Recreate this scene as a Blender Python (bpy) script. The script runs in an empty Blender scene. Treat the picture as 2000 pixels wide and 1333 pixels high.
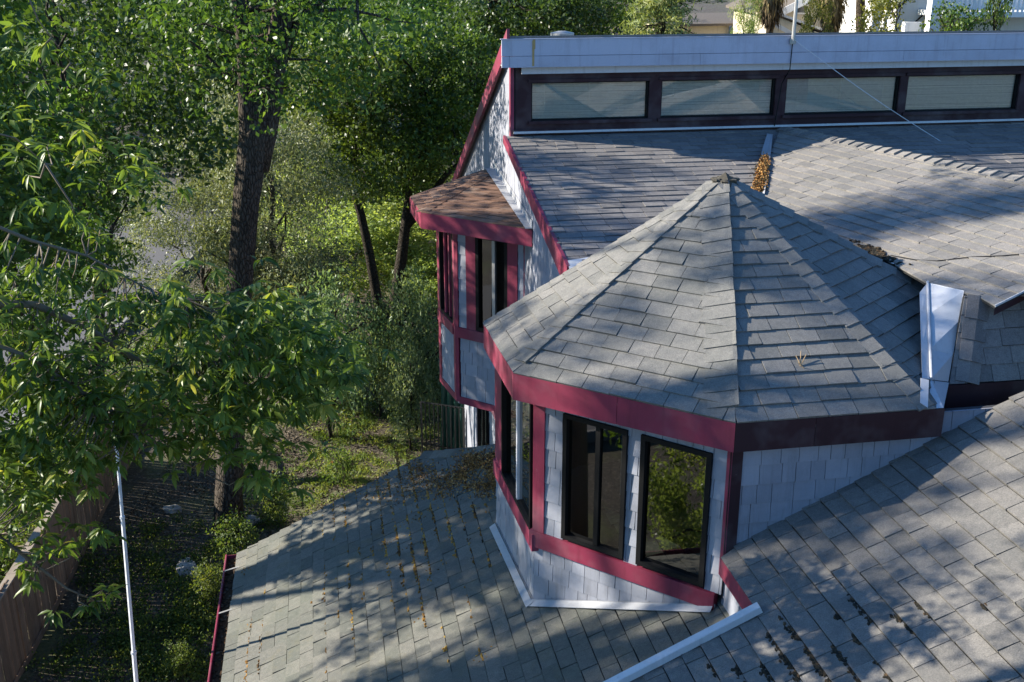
import bpy, math, random
import numpy as np
from mathutils import Vector, Matrix
rng = np.random.default_rng(7)
random.seed(7)
sc = bpy.context.scene
COL = sc.collection
# ------------------------------------------------------------------ camera
F_PX, PITCH, CAM_H = 2110.0, math.radians(19.3), 11.8
cam = bpy.data.cameras.new('camera')
cam.sensor_width = 36.0
cam.lens = 36.0 * F_PX / 2000.0
cam.clip_end = 2000
cam_o = bpy.data.objects.new('camera', cam)
COL.objects.link(cam_o)
cam_o.location = (0, 0, CAM_H)
cam_o.rotation_euler = (math.pi / 2 - PITCH, 0, 0)
sc.camera = cam_o
# all the survey numbers below are measured from the camera station; build() adds CAM_H to reach world height
cP, sP = math.cos(PITCH), math.sin(PITCH)

def V(*a): return np.array(a, float)

def ray(x, y):
    u = (x - 1000) / F_PX; v = (666.5 - y) / F_PX
    return V(u, cP + v * sP, -sP + v * cP)

def atz(x, y, z): r = ray(x, y); return r * z / r[2]
def aty(x, y, Y): r = ray(x, y); return r * Y / r[1]
def on(x, y, PL):
    r = ray(x, y); p, n = PL
    return r * (p @ n) / (r @ n)
def nrm(v): return v / np.linalg.norm(v)

TH = math.radians(10)
E1 = V(math.cos(TH), math.sin(TH), 0); E2 = V(-math.sin(TH), math.cos(TH), 0); EZ = V(0, 0, 1)
def W(a, b, z): return a * E1 + b * E2 + z * EZ
def H(p): return V(p @ E1, p @ E2, p[2])

# ------------------------------------------------------------------ mesh helper
class MB:
    def __init__(s): s.v = []; s.f = []; s.t = []; s.n = 0
    def add(s, verts, faces, tint=0.5):
        k = s.n
        s.v.extend([tuple(p) for p in verts]); s.n += len(verts)
        for f in faces: s.f.append(tuple(i + k for i in f)); s.t.append(tint)
    def prism(s, poly, off, tint=0.5):
        """closed prism: poly is the front face, off the vector to the back face"""
        poly = [np.array(p, float) for p in poly]; off = np.array(off, float)
        m = len(poly)
        n = V(0, 0, 0)
        for i in range(m): n = n + np.cross(poly[i], poly[(i + 1) % m])
        if n @ off > 0: poly = poly[::-1]
        vs = poly + [p + off for p in poly]
        fs = [tuple(range(m)), tuple(range(2 * m - 1, m - 1, -1))]
        for i in range(m):
            j = (i + 1) % m
            fs.append((i, i + m, j + m, j))
        s.add(vs, fs, tint)
    def tube(s, pts, rad, seg=8, tint=0.5, cap=True):
        pts = [np.array(p, float) for p in pts]
        k = len(pts); vs = []; fs = []
        up = V(0.3, 0.2, 1)
        for i, p in enumerate(pts):
            d = nrm(pts[min(i + 1, k - 1)] - pts[max(i - 1, 0)])
            ref = V(1, 0, 0) if abs(d[2]) > .8 else V(0, 0, 1)
            a = nrm(np.cross(d, ref)); b = np.cross(d, a)
            r = rad[i] if hasattr(rad, '__len__') else rad
            for j in range(seg):
                th = 2 * math.pi * j / seg
                vs.append(p + r * (a * math.cos(th) + b * math.sin(th)))
        for i in range(k - 1):
            for j in range(seg):
                j2 = (j + 1) % seg
                fs.append((i * seg + j, (i + 1) * seg + j, (i + 1) * seg + j2, i * seg + j2))
        if cap:
            fs.append(tuple(range(seg))); fs.append(tuple(range((k - 1) * seg + seg - 1, (k - 1) * seg - 1, -1)))
        s.add(vs, fs, tint)
    def lump(s, c, r, seed=0, tint=0.5, sub=6, rough=.25):
        """irregular stone-like lump"""
        R = np.random.default_rng(seed)
        rx, ry, rz = r
        vs = []; fs = []
        rings = sub
        seg = sub + 3
        for i in range(rings + 1):
            ph = math.pi * i / rings
            for j in range(seg):
                th = 2 * math.pi * j / seg
                k = 1 + (R.random() - .5) * 2 * rough if 0 < i < rings else 1
                vs.append((c[0] + rx * k * math.sin(ph) * math.cos(th), c[1] + ry * k * math.sin(ph) * math.sin(th), c[2] + rz * k * math.cos(ph)))
        for i in range(rings):
            for j in range(seg):
                j2 = (j + 1) % seg
                fs.append((i * seg + j, (i + 1) * seg + j, (i + 1) * seg + j2, i * seg + j2))
        s.add(vs, fs, tint)

def set_props(o, label=None, cat=None, group=None, kind=None):
    if label: o['label'] = label
    if cat: o['category'] = cat
    if group: o['group'] = group
    if kind: o['kind'] = kind

def link_mesh(name, co, faces, tint, mat, parent=None, origin=None, smooth=False, **props):
    """co in camera-station coordinates (n,3) -> one mesh object"""
    co = np.asarray(co, np.float64).reshape(-1, 3).copy()
    co[:, 2] += CAM_H
    if parent is not None: org = np.array(world_loc(parent))
    elif origin is not None: org = np.array(origin, float) + V(0, 0, CAM_H)
    else:
        lo, hi = co.min(0), co.max(0); org = V((lo[0] + hi[0]) / 2, (lo[1] + hi[1]) / 2, lo[2])
    co -= org
    me = bpy.data.meshes.new(name)
    if isinstance(faces, np.ndarray):           # uniform faces, fast path
        nf, k = faces.shape
        me.vertices.add(len(co)); me.vertices.foreach_set('co', co.astype(np.float32).ravel())
        me.loops.add(nf * k); me.loops.foreach_set('vertex_index', faces.astype(np.int32).ravel())
        me.polygons.add(nf); me.polygons.foreach_set('loop_start', (np.arange(nf) * k).astype(np.int32))
        me.update(calc_edges=True)
    else:
        me.from_pydata([tuple(p) for p in co], [], faces)
        me.update()
    if tint is not None:
        at = me.attributes.new('tint', 'FLOAT', 'FACE')
        at.data.foreach_set('value', np.asarray(tint, np.float32))
    if mat is not None: me.materials.append(mat)
    if smooth: me.polygons.foreach_set('use_smooth', np.ones(len(me.polygons), bool))
    o = bpy.data.objects.new(name, me)
    COL.objects.link(o)
    if parent is not None: o.parent = parent; o.location = (0, 0, 0)
    else: o.location = tuple(org)
    set_props(o, **props)
    return o

def world_loc(o):
    l = V(0, 0, 0)
    while o is not None:
        l = l + np.array(o.location); o = o.parent
    return l

def build(mb, name, mat, parent=None, **kw):
    return link_mesh(name, mb.v, mb.f, mb.t, mat, parent, **kw)

def empty(name, loc, **props):
    o = bpy.data.objects.new(name, None); COL.objects.link(o)
    o.location = (loc[0], loc[1], loc[2] + CAM_H); o.empty_display_size = .3
    set_props(o, **props)
    return o

# ------------------------------------------------------------------ materials
def new_mat(name):
    m = bpy.data.materials.new(name); m.use_nodes = True
    nt = m.node_tree; nt.nodes.clear()
    out = nt.nodes.new('ShaderNodeOutputMaterial')
    return m, nt, out
def N(nt, t, **kw):
    n = nt.nodes.new(t)
    for k, v in kw.items():
        if k in n.inputs: n.inputs[k].default_value = v
        else: setattr(n, k, v)
    return n
def L(nt, a, ao, b, bi): nt.links.new(a.outputs[ao], b.inputs[bi])
def ramp(nt, stops):
    r = nt.nodes.new('ShaderNodeValToRGB')
    el = r.color_ramp.elements
    while len(el) < len(stops): el.new(.5)
    for e, (p, c) in zip(el, stops):
        e.position = p; e.color = (*c, 1)
    return r
def noise(nt, scale, detail=4, rough=.6, vec=None):
    n = N(nt, 'ShaderNodeTexNoise', Scale=scale, Detail=detail, Roughness=rough)
    if vec is not None: nt.links.new(vec, n.inputs['Vector'])
    return n
def mixc(nt, fac, a, b, mode='MIX'):
    m = nt.nodes.new('ShaderNodeMix'); m.data_type = 'RGBA'; m.blend_type = mode
    def put(i, v):
        if isinstance(v, (tuple, list)): m.inputs[i].default_value = (*v, 1)
        elif isinstance(v, (int, float)): m.inputs[i].default_value = v
        else: nt.links.new(v, m.inputs[i])
    put(0, fac); put(6, a); put(7, b)
    return m.outputs[2]
def mapr(nt, v, a, b, c=0, d=1):
    m = N(nt, 'ShaderNodeMapRange'); nt.links.new(v, m.inputs[0])
    for i, x in zip((1, 2, 3, 4), (a, b, c, d)): m.inputs[i].default_value = x
    return m.outputs[0]
def bump(nt, h, strength, dist=.01):
    b = N(nt, 'ShaderNodeBump', Strength=strength, Distance=dist); nt.links.new(h, b.inputs['Height'])
    return b.outputs[0]

def mat_shingle(name, tones, stain, stain_amt=.5, moss=None, moss_amt=.0, rough=.92):
    m, nt, out = new_mat(name)
    co = N(nt, 'ShaderNodeTexCoord').outputs['Object']
    at = N(nt, 'ShaderNodeAttribute', attribute_name='tint')
    k = len(tones)
    r = ramp(nt, [(i / (k - 1), t) for i, t in enumerate(tones)])
    L(nt, at, 'Fac', r, 0)
    g = noise(nt, 260, 2, .7, co)                       # mineral granules
    c = mixc(nt, mapr(nt, g.outputs[0], .25, .75), mixc(nt, 1.0, r.outputs[0], (.62, .62, .63), 'MULTIPLY'), mixc(nt, 1.0, r.outputs[0], (1.3, 1.29, 1.26), 'MULTIPLY'))
    g2 = noise(nt, 75, 3, .8, co)
    c = mixc(nt, mapr(nt, g2.outputs[0], .32, .68), mixc(nt, 1.0, c, (.70, .70, .71), 'MULTIPLY'), mixc(nt, 1.0, c, (1.24, 1.23, 1.21), 'MULTIPLY'))
    s = noise(nt, 1.1, 5, .65, co)
    c = mixc(nt, mapr(nt, s.outputs[0], .42, .68, 0, stain_amt), c, stain)
    li = noise(nt, 5.5, 7, .8, co)                       # pale lichen and granule loss
    c = mixc(nt, mapr(nt, li.outputs[0], .60, .72, 0, .4), c, (.27, .265, .235))
    s2 = noise(nt, 14, 5, .75, co)                       # worn and weathered blotches
    c = mixc(nt, mapr(nt, s2.outputs[0], .35, .68), mixc(nt, 1.0, c, (.84, .85, .85), 'MULTIPLY'), mixc(nt, 1.0, c, (1.13, 1.12, 1.10), 'MULTIPLY'))
    if moss:
        mo = noise(nt, 2.3, 6, .75, co)
        c = mixc(nt, mapr(nt, mo.outputs[0], .55, .75, 0, moss_amt), c, moss)
    b = N(nt, 'ShaderNodeBsdfPrincipled', Roughness=rough)
    b.inputs['Specular IOR Level'].default_value = .25
    nt.links.new(c, b.inputs['Base Color'])
    nt.links.new(bump(nt, g2.outputs[0], .6, .006), b.inputs['Normal'])
    L(nt, b, 0, out, 0)
    return m

def mat_paint(name, col, dirt=(.1, .09, .08), dirt_amt=.25, var=.12, rough=.6, grain=(3, 3, 40), spec=.3):
    m, nt, out = new_mat(name)
    co = N(nt, 'ShaderNodeTexCoord').outputs['Object']
    at = N(nt, 'ShaderNodeAttribute', attribute_name='tint')
    c0 = mixc(nt, at.outputs['Fac'], tuple(x * (1 - var) for x in col), tuple(min(1, x * (1 + var)) for x in col))
    n1 = noise(nt, 1.7, 5, .65, co)
    n2 = noise(nt, 45, 3, .6, co)
    c = mixc(nt, mapr(nt, n1.outputs[0], .45, .75, 0, dirt_amt), c0, dirt)
    c = mixc(nt, mapr(nt, n2.outputs[0], .3, .7, 0, .22), c, mixc(nt, 1.0, c, (.72, .72, .72), 'MULTIPLY'))
    n5 = noise(nt, .9, 4, .7, co)                        # sun-faded areas
    c = mixc(nt, mapr(nt, n5.outputs[0], .5, .72, 0, .45), c, mixc(nt, .22, c, (.6, .55, .55)))
    mp = N(nt, 'ShaderNodeMapping'); nt.links.new(co, mp.inputs[0]); mp.inputs['Scale'].default_value = (14, 14, .9)
    n3 = noise(nt, 1.0, 5, .7, mp.outputs[0])            # run-off streaks
    c = mixc(nt, mapr(nt, n3.outputs[0], .52, .74, 0, .5), c, mixc(nt, 1.0, c, (.62, .60, .58), 'MULTIPLY'))
    n4 = noise(nt, 8, 6, .8, co)                         # chips and scuffs
    c = mixc(nt, mapr(nt, n4.outputs[0], .66, .72, 0, .35), c, mixc(nt, .5, c, (.30, .27, .25)))
    b = N(nt, 'ShaderNodeBsdfPrincipled', Roughness=rough)
    b.inputs['Specular IOR Level'].default_value = spec
    nt.links.new(c, b.inputs['Base Color'])
    nt.links.new(bump(nt, n2.outputs[0], .25, .004), b.inputs['Normal'])
    L(nt, b, 0, out, 0)
    return m

def mat_plain(name, col, rough=.6, metal=0, spec=.5, nscale=20, var=.2):
    m, nt, out = new_mat(name)
    co = N(nt, 'ShaderNodeTexCoord').outputs['Object']
    n1 = noise(nt, nscale, 4, .6, co)
    c = mixc(nt, n1.outputs[0], tuple(x * (1 - var) for x in col), tuple(min(1, x * (1 + var)) for x in col))
    b = N(nt, 'ShaderNodeBsdfPrincipled', Roughness=rough, Metallic=metal)
    b.inputs['Specular IOR Level'].default_value = spec
    nt.links.new(c, b.inputs['Base Color'])
    L(nt, b, 0, out, 0)
    return m

def mat_glass(name, refl=.18, tint=(.75, .8, .78)):
    m, nt, out = new_mat(name)
    tr = N(nt, 'ShaderNodeBsdfTransparent'); tr.inputs[0].default_value = (*tint, 1)
    gl = N(nt, 'ShaderNodeBsdfGlossy', Roughness=.015); gl.inputs[0].default_value = (1, 1, 1, 1)
    fr = N(nt, 'ShaderNodeFresnel', IOR=1.5)
    ad = N(nt, 'ShaderNodeMath', operation='ADD'); L(nt, fr, 0, ad, 0); ad.inputs[1].default_value = refl
    ad.use_clamp = True
    mx = N(nt, 'ShaderNodeMixShader'); L(nt, ad, 0, mx, 0); L(nt, tr, 0, mx, 1); L(nt, gl, 0, mx, 2)
    L(nt, mx, 0, out, 0)
    return m

def mat_leaf(name, stops, transl=.38, rough=.42, spec=.35, tcol=1.6):
    m, nt, out = new_mat(name)
    at = N(nt, 'ShaderNodeAttribute', attribute_name='tint')
    oi = N(nt, 'ShaderNodeObjectInfo')
    r = ramp(nt, stops); L(nt, at, 'Fac', r, 0)
    hs = N(nt, 'ShaderNodeHueSaturation'); L(nt, r, 0, hs, 'Color')
    nt.links.new(mapr(nt, oi.outputs['Random'], 0, 1, .485, .515), hs.inputs['Hue'])
    nt.links.new(mapr(nt, oi.outputs['Random'], 0, 1, .85, 1.15), hs.inputs['Value'])
    b = N(nt, 'ShaderNodeBsdfPrincipled', Roughness=rough)
    b.inputs['Specular IOR Level'].default_value = spec
    L(nt, hs, 0, b, 'Base Color')
    t = N(nt, 'ShaderNodeBsdfTranslucent')
    nt.links.new(mixc(nt, 1.0, hs.outputs[0], (tcol * 1.05, tcol, tcol * .45), 'MULTIPLY'), t.inputs[0])
    mx = N(nt, 'ShaderNodeMixShader'); mx.inputs[0].default_value = transl
    L(nt, b, 0, mx, 1); L(nt, t, 0, mx, 2); L(nt, mx, 0, out, 0)
    return m

def mat_bark(name, c1, c2, sc_=9):
    m, nt, out = new_mat(name)
    co = N(nt, 'ShaderNodeTexCoord').outputs['Object']
    mp = N(nt, 'ShaderNodeMapping'); nt.links.new(co, mp.inputs[0]); mp.inputs['Scale'].default_value = (1, 1, .30)
    n1 = noise(nt, sc_, 6, .7, mp.outputs[0])
    v = N(nt, 'ShaderNodeTexVoronoi', Scale=sc_ * 2.2); v.feature = 'DISTANCE_TO_EDGE'
    nt.links.new(mp.outputs[0], v.inputs['Vector'])
    n2 = noise(nt, 1.2, 3, .6, co)
    c = mixc(nt, mapr(nt, n1.outputs[0], .3, .7), c1, c2)
    c = mixc(nt, mapr(nt, v.outputs[0], 0, .12, .75, 0), c, tuple(x * .25 for x in c1))
    c = mixc(nt, mapr(nt, n2.outputs[0], .5, .75, 0, .4), c, (.10, .085, .06))
    b = N(nt, 'ShaderNodeBsdfPrincipled', Roughness=.95)
    b.inputs['Specular IOR Level'].default_value = .15
    nt.links.new(c, b.inputs['Base Color'])
    h = N(nt, 'ShaderNodeMath', operation='ADD'); nt.links.new(mapr(nt, v.outputs[0], 0, .2), h.inputs[0]); nt.links.new(n1.outputs[0], h.inputs[1])
    nt.links.new(bump(nt, h.outputs[0], .9, .04), b.inputs['Normal'])
    L(nt, b, 0, out, 0)
    return m

GREY_WARM = [(.15, .141, .137), (.18, .169, .164), (.198, .186, .18), (.22, .206, .197)]
GREY_TUR = [(.145, .143, .136), (.172, .168, .159), (.186, .18, .17), (.203, .195, .184)]
GREY_GRN = [(.110, .111, .099), (.131, .130, .116), (.146, .142, .127), (.168, .162, .143)]
GREY_RGT = [(.13, .124, .117), (.155, .147, .138), (.168, .158, .148), (.186, .175, .162)]
M = {}
M['shingle_main'] = mat_shingle('shingle_main', GREY_WARM, (.13, .12, .125), .35)
M['shingle_gable'] = mat_shingle('shingle_gable', [(.175, .165, .156), (.215, .20, .187), (.235, .218, .202), (.26, .24, .22)], (.14, .14, .13), .4)
M['shingle_turret'] = mat_shingle('shingle_turret', GREY_TUR, (.11, .115, .105), .35)
M['shingle_moss'] = mat_shingle('shingle_moss', GREY_GRN, (.11, .12, .095), .45, (.13, .10, .03), .35)
M['shingle_right'] = mat_shingle('shingle_right', GREY_RGT, (.115, .115, .112), .35)
M['shingle_brown'] = mat_shingle('shingle_brown', [(.12, .07, .05), (.17, .095, .065), (.21, .12, .08), (.19, .13, .10)], (.10, .06, .05), .4)
M['underlay'] = mat_plain('underlay', (.018, .018, .017), .95)
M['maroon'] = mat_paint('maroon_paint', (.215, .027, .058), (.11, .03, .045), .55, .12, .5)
M['maroon_shaded'] = mat_paint('maroon_paint_shaded', (.034, .011, .015), (.02, .010, .012), .45, .12, .7)  # same maroon trim paint, with the shade on these boards put into its colour
M['wall'] = mat_paint('lavender_grey_paint', (.262, .272, .315), (.165, .17, .19), .6, .10, .65)
M['wall_base'] = mat_plain('wall_joint', (.035, .035, .04), .9)
M['parapet'] = mat_paint('bluegrey_board_paint', (.41, .425, .52), (.22, .22, .27), .45, .10, .55)
M['trim_light'] = mat_paint('pale_trim_paint', (.56, .57, .63), (.4, .4, .42), .3, .06, .5)
M['white'] = mat_paint('white_metal_paint', (.54, .55, .57), (.40, .38, .34), .4, .05, .4, spec=.5)
M['metal_pan'] = mat_paint('galvanised_pan', (.44, .45, .475), (.36, .36, .375), .6, .05, .38, spec=.6)
M['flash'] = mat_paint('weathered_flashing', (.34, .345, .365), (.2, .2, .2), .6, .06, .45, spec=.5)
M['black'] = mat_plain('black_frame', (.004, .004, .0045), .6, spec=.2)
M['glass'] = mat_glass('window_glass', .08, (.30, .34, .33))
M['glass_clear'] = mat_glass('clerestory_glass', .10, (.92, .92, .88))
M['blind'] = mat_plain('blind_slat', (.74, .72, .65), .6)
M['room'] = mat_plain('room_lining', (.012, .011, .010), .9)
M['soffit'] = mat_plain('soffit_board', (.22, .21, .20), .9)
M['zinc'] = mat_plain('vent_metal', (.33, .32, .30), .5, .3)
M['bronze'] = mat_plain('dark_gutter_litter', (.03, .022, .016), .9)

# ------------------------------------------------------------------ shingle courses
def clip_rect(poly, s0, s1, t0, t1):
    def cl(P, ax, val, keep_gt):
        o = []
        n = len(P)
        for i in range(n):
            a, b = P[i], P[(i + 1) % n]
            ia = (a[ax] >= val) if keep_gt else (a[ax] <= val)
            ib = (b[ax] >= val) if keep_gt else (b[ax] <= val)
            if ia: o.append(a)
            if ia != ib:
                k = (val - a[ax]) / (b[ax] - a[ax])
                q = [a[0] + k * (b[0] - a[0]), a[1] + k * (b[1] - a[1])]
                q[ax] = val
                o.append(tuple(q))
        return o
    for ax, v, g in ((0, s0, True), (0, s1, False), (1, t0, True), (1, t1, False)):
        if not poly: return poly
        poly = cl(poly, ax, v, g)
    return poly

def shingles(mb, polys, normal, down, expo=.19, tab=.30, thick=.014, gap=.007, seed=1, jit=.012, wr=None, t_off=0., lift=.35, seam=.003):
    """one wedge-shaped shingle per tab, laid course by course over planar polygons (3-D points)"""
    R = random.Random(seed)
    n = nrm(normal); up = -nrm(down - (down @ n) * n); s = np.cross(up, n)
    o = polys[0][0]
    tmin_all = min((np.array(p) - o) @ up for P in polys for p in P)
    for P in polys:
        P2 = [((np.array(p) - o) @ s, (np.array(p) - o) @ up) for p in P]
        s_min = min(p[0] for p in P2); s_max = max(p[0] for p in P2)
        t_min = min(p[1] for p in P2); t_max = max(p[1] for p in P2)
        k0 = int((t_min - tmin_all - t_off) / expo) - 1
        k1 = int((t_max - tmin_all) / expo) + 2
        for k in range(k0, k1):
            t0 = tmin_all + t_off + k * expo; t1 = t0 + expo
            if t1 < t_min or t0 > t_max: continue
            RR = random.Random(seed * 1000 + k)
            x = -60 + RR.random() * tab + (tab / 2 if k % 2 else 0)
            while x < s_max:
                w = tab if wr is None else RR.uniform(*wr)
                x2 = x + w + RR.uniform(-jit, jit)
                th = thick * (1 + lift * (RR.random() - .3)); tn = RR.random(); dj = RR.uniform(-jit, jit) * .5
                if x2 > s_min:
                    q = clip_rect(P2, x + gap / 2, x2 - gap / 2, t0 + dj, t1 - seam)
                    if len(q) >= 3:
                        area = 0
                        for i in range(len(q)):
                            a, b = q[i], q[(i + 1) % len(q)]
                            area += a[0] * b[1] - a[1] * b[0]
                        if abs(area) > .0006:
                            if area < 0: q = q[::-1]
                            m = len(q)
                            top = []; bot = []
                            for (a, b) in q:
                                base = o + a * s + b * up
                                top.append(base + n * (th * (1 - .8 * (b - t0) / expo) + .003)); bot.append(base - n * .002)
                            fs = [tuple(range(m))]
                            for i in range(m):
                                j = (i + 1) % m
                                fs.append((i, i + m, j + m, j))
                            mb.add(top + bot, fs, tn)
                x = x2
    return mb

def plane_of(p, q, r):
    n = nrm(np.cross(q - p, r - p))
    if n[2] < 0: n = -n
    return n

def roof_face(name, poly, mat, parent, down=None, expo=.19, tab=.30, thick=.014, seed=1, slab=.06, **kw):
    poly = [np.array(p, float) for p in poly]
    n = V(0, 0, 0)
    for i in range(1, len(poly) - 1): n = n + np.cross(poly[i] - poly[0], poly[i + 1] - poly[0])
    n = nrm(n)
    if n[2] < 0: n = -n
    if down is None: down = V(n[0], n[1], 0) * 1.0 - EZ * (n[0] ** 2 + n[1] ** 2) / n[2]
    mb = MB()
    shingles(mb, [poly], n, down, expo, tab, thick, seed=seed, **kw)
    o = build(mb, name, mat, parent)
    md = MB(); md.prism([p - n * .004 for p in poly], -n * slab)
    build(md, 'roof_deck', M['underlay'], o)
    return o, n

def hip_caps(mb, p0, p1, d1, d2, n1, n2, wing=.16, expo=.19, thick=.022, seed=3, wing2=None, edge2=0.):
    """folded caps from the eave end p0 up to p1; d1,d2 point down each slope away from the hip"""
    R = random.Random(seed)
    L_ = np.linalg.norm(p1 - p0); u = (p1 - p0) / L_; nn = nrm(n1 + n2)
    k = max(1, int(L_ / expo)); e = L_ / k
    for i in range(k):
        a = p0 + u * (i * e); b = p0 + u * ((i + 1.12) * e)
        h = thick * R.uniform(.8, 1.3); w = wing * R.uniform(.95, 1.08); tn = R.random()
        w2 = w if wing2 is None else wing2 * R.uniform(.8, 1.2); e2 = edge2 * R.uniform(.7, 1.2)
        la, lb = h + .012, .012
        A = [a + d1 * w + n1 * (la), a + nn * (la + .012), a + d2 * w2 + n2 * (la + e2)]
        B = [b + d1 * w + n1 * lb, b + nn * (lb + .012), b + d2 * w2 + n2 * (lb + e2)]
        A0 = [a + d1 * w - n1 * .0, a + nn * .0, a + d2 * w2]
        B0 = [b + d1 * w, b, b + d2 * w2]
        vs = A + B + A0 + B0
        mb.add(vs, [(0, 1, 4, 3), (1, 2, 5, 4), (6, 7, 1, 0), (7, 8, 2, 1), (0, 3, 9, 6), (2, 8, 11, 5)], tn)
# ================================================================== HOUSE
Y0 = 17.94; P0 = aty(985, 268, Y0)
B_CL = H(P0)[1]                     # clerestory wall plane
CLP = (P0, E2)
M_MAIN = .19
Z_TOP = P0[2]
MAINP = (P0, EZ - M_MAIN * E2)
Ze = -4.2
S = .875
house = empty('house', (4.5, 14.0, -CAM_H), label='rambling grey shingled house with maroon trim, an octagonal turret roof and clerestory windows', cat='house')

# ---- turret -------------------------------------------------------
ctr = V(5.34, 13.75) * S; APEX = W(ctr[0], ctr[1], -2.72 * S)
tA, tB, tC = [H(atz(x, y, Ze))[:2] for x, y in ((945, 634), (1003, 730), (1437, 828))]
tD = V(5.88, 9.06); tE = V(7.98, 10.75); tF = V(7.2, 14.4); tG = V(3.3, 14.0)
tD[1] = tC[1]
EV = [tA, tB, tC, tD, tE, tF, tG]
P3 = lambda q, z: W(q[0], q[1], z)
faces_t = [(tA, tB), (tB, tC), (tC, tD), (tD, tE), (tG, tA)]
norms = []
def pxy(P): 
    w_ = P[1] * cP - P[2] * sP
    return 1000 + F_PX * P[0] / w_, 666.5 - F_PX * (P[1] * sP + P[2] * cP) / w_
kE = [t_ for t_ in np.linspace(0, 1, 400) if pxy(APEX + (P3(tE, Ze) - APEX) * t_)[0] < 1813][-1]
hipE = APEX + (P3(tE, Ze) - APEX) * kE
for i, (p, q) in enumerate(faces_t):
    o, n = roof_face('turret_roof', [P3(p, Ze), P3(q, Ze) if i != 3 else hipE, APEX], M['shingle_turret'], house, expo=.187, tab=.31, thick=.018, seed=20 + i, lift=.9)
    norms.append(n)
def face_down(n): return nrm(V(n[0], n[1], -(n[0] ** 2 + n[1] ** 2) / n[2]))
def side_dir(hip_u, n, away):
    d = np.cross(n, hip_u); d = nrm(d)
    return d if d @ away > 0 else -d
hip_list = [(tA, 4, 0), (tB, 0, 1), (tC, 1, 2), (tD, 2, 3)]
for i, (q, fa, fb) in enumerate(hip_list):
    p0 = P3(q, Ze); u = nrm(APEX - p0)
    ma = sum((P3(e, Ze) for e in faces_t[fa]), V(0, 0, 0)) / 2 - p0; mb_ = sum((P3(e, Ze) for e in faces_t[fb]), V(0, 0, 0)) / 2 - p0
    mb = MB(); hip_caps(mb, p0 + u * (.02, .17, .20, .04)[i], APEX - u * .12, side_dir(u, norms[fa], ma), side_dir(u, norms[fb], mb_), norms[fa], norms[fb], wing=(.15, .24, .28, .17)[i], expo=.187, thick=.012, wing2=(.13, .025, .03, .10)[i], edge2=(0, .022, .03, .0)[i], seed=40 + i)
    build(mb, 'hip_cap', M['shingle_turret'], house)
# hip E (ridge toward the gable roof): stops at the metal flashing
p0 = P3(tE, Ze); u = nrm(APEX - p0)
mb = MB(); dn = norms[3]
far_n = plane_of(P3(tE, Ze), P3(tF, Ze), APEX)
hip_caps(mb, hipE + u * .05, APEX - u * .12, side_dir(u, dn, P3(tD, Ze) - p0), side_dir(u, far_n, P3(tF, Ze) - p0), dn, far_n, wing=.15, expo=.187, seed=47)
build(mb, 'hip_cap', M['shingle_turret'], house)
mb = MB()
for (p, q) in ((hipE, P3(tF, Ze)), (P3(tF, Ze), P3(tG, Ze))): mb.prism([p, q, APEX], (0, 0, -.05))
build(mb, 'turret_roof', M['shingle_turret'], house)
# mossy finial cap
mb = MB()
vs = [APEX + V(0, 0, .055)]
for k in range(9):
    th = 2 * math.pi * k / 9; r = .20 + .03 * math.sin(k * 2.7)
    vs.append(APEX + V(r * math.cos(th), r * math.sin(th), -.105 + .02 * math.sin(k * 1.9)))
mb.add(vs, [(0, 1 + k, 1 + (k + 1) % 9) for k in range(9)], .2)
for k in range(16):
    a = k * .9; mb.lump(APEX + V(.12 * math.cos(a), .12 * math.sin(a), -.035), (.05, .045, .022), k, .3, 4, .4)
build(mb, 'finial', mat_plain('finial_moss', (.055, .048, .035), .95, nscale=40, var=.5), house)
# fascia, soffit
FH = .305
def fascia(name, p, q, mat, z=Ze, h=FH, t=.04, parent=house, zoff=.0):
    p3, q3 = P3(p, z + zoff), P3(q, z + zoff)
    d = nrm(q3 - p3); n = np.cross(d, EZ)
    c = P3(ctr, z)
    if (p3 - c) @ n < 0: n = -n
    mb = MB(); fr_ = .35 + .4 * random.random(); ln_ = np.linalg.norm(q3 - p3); g_ = .0022
    for t0_, t1_ in ((0, fr_ - g_ / ln_), (fr_ + g_ / ln_, 1)):           # two boards butted end to end
        a_, b_ = p3 + (q3 - p3) * t0_, p3 + (q3 - p3) * t1_; e_ = n * (.004 + .003 * random.random())
        mb.prism([a_ + e_, b_ + e_, b_ + e_ - EZ * h, a_ + e_ - EZ * h], -n * t, random.random())
    return build(mb, name, mat, parent)
fascia('fascia', tA, tB, M['maroon']); fascia('fascia', tB, tC, M['maroon'])
fD = tC + (H(atz(1845, 798, Ze))[:2] - tC); fD[1] = tC[1]
fascia('fascia', tC, fD, M['maroon_shaded']); fascia('fascia', tG, tA, M['maroon'])
mb = MB(); mb.prism([P3(p, Ze - .07) for p in (tA, tB, tC, tD - V(.05, 0), tD + V(-.05, 2.0), ctr + V(0, 1.5))], (0, 0, -.03)); build(mb, 'soffit', M['soffit'], house)
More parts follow.
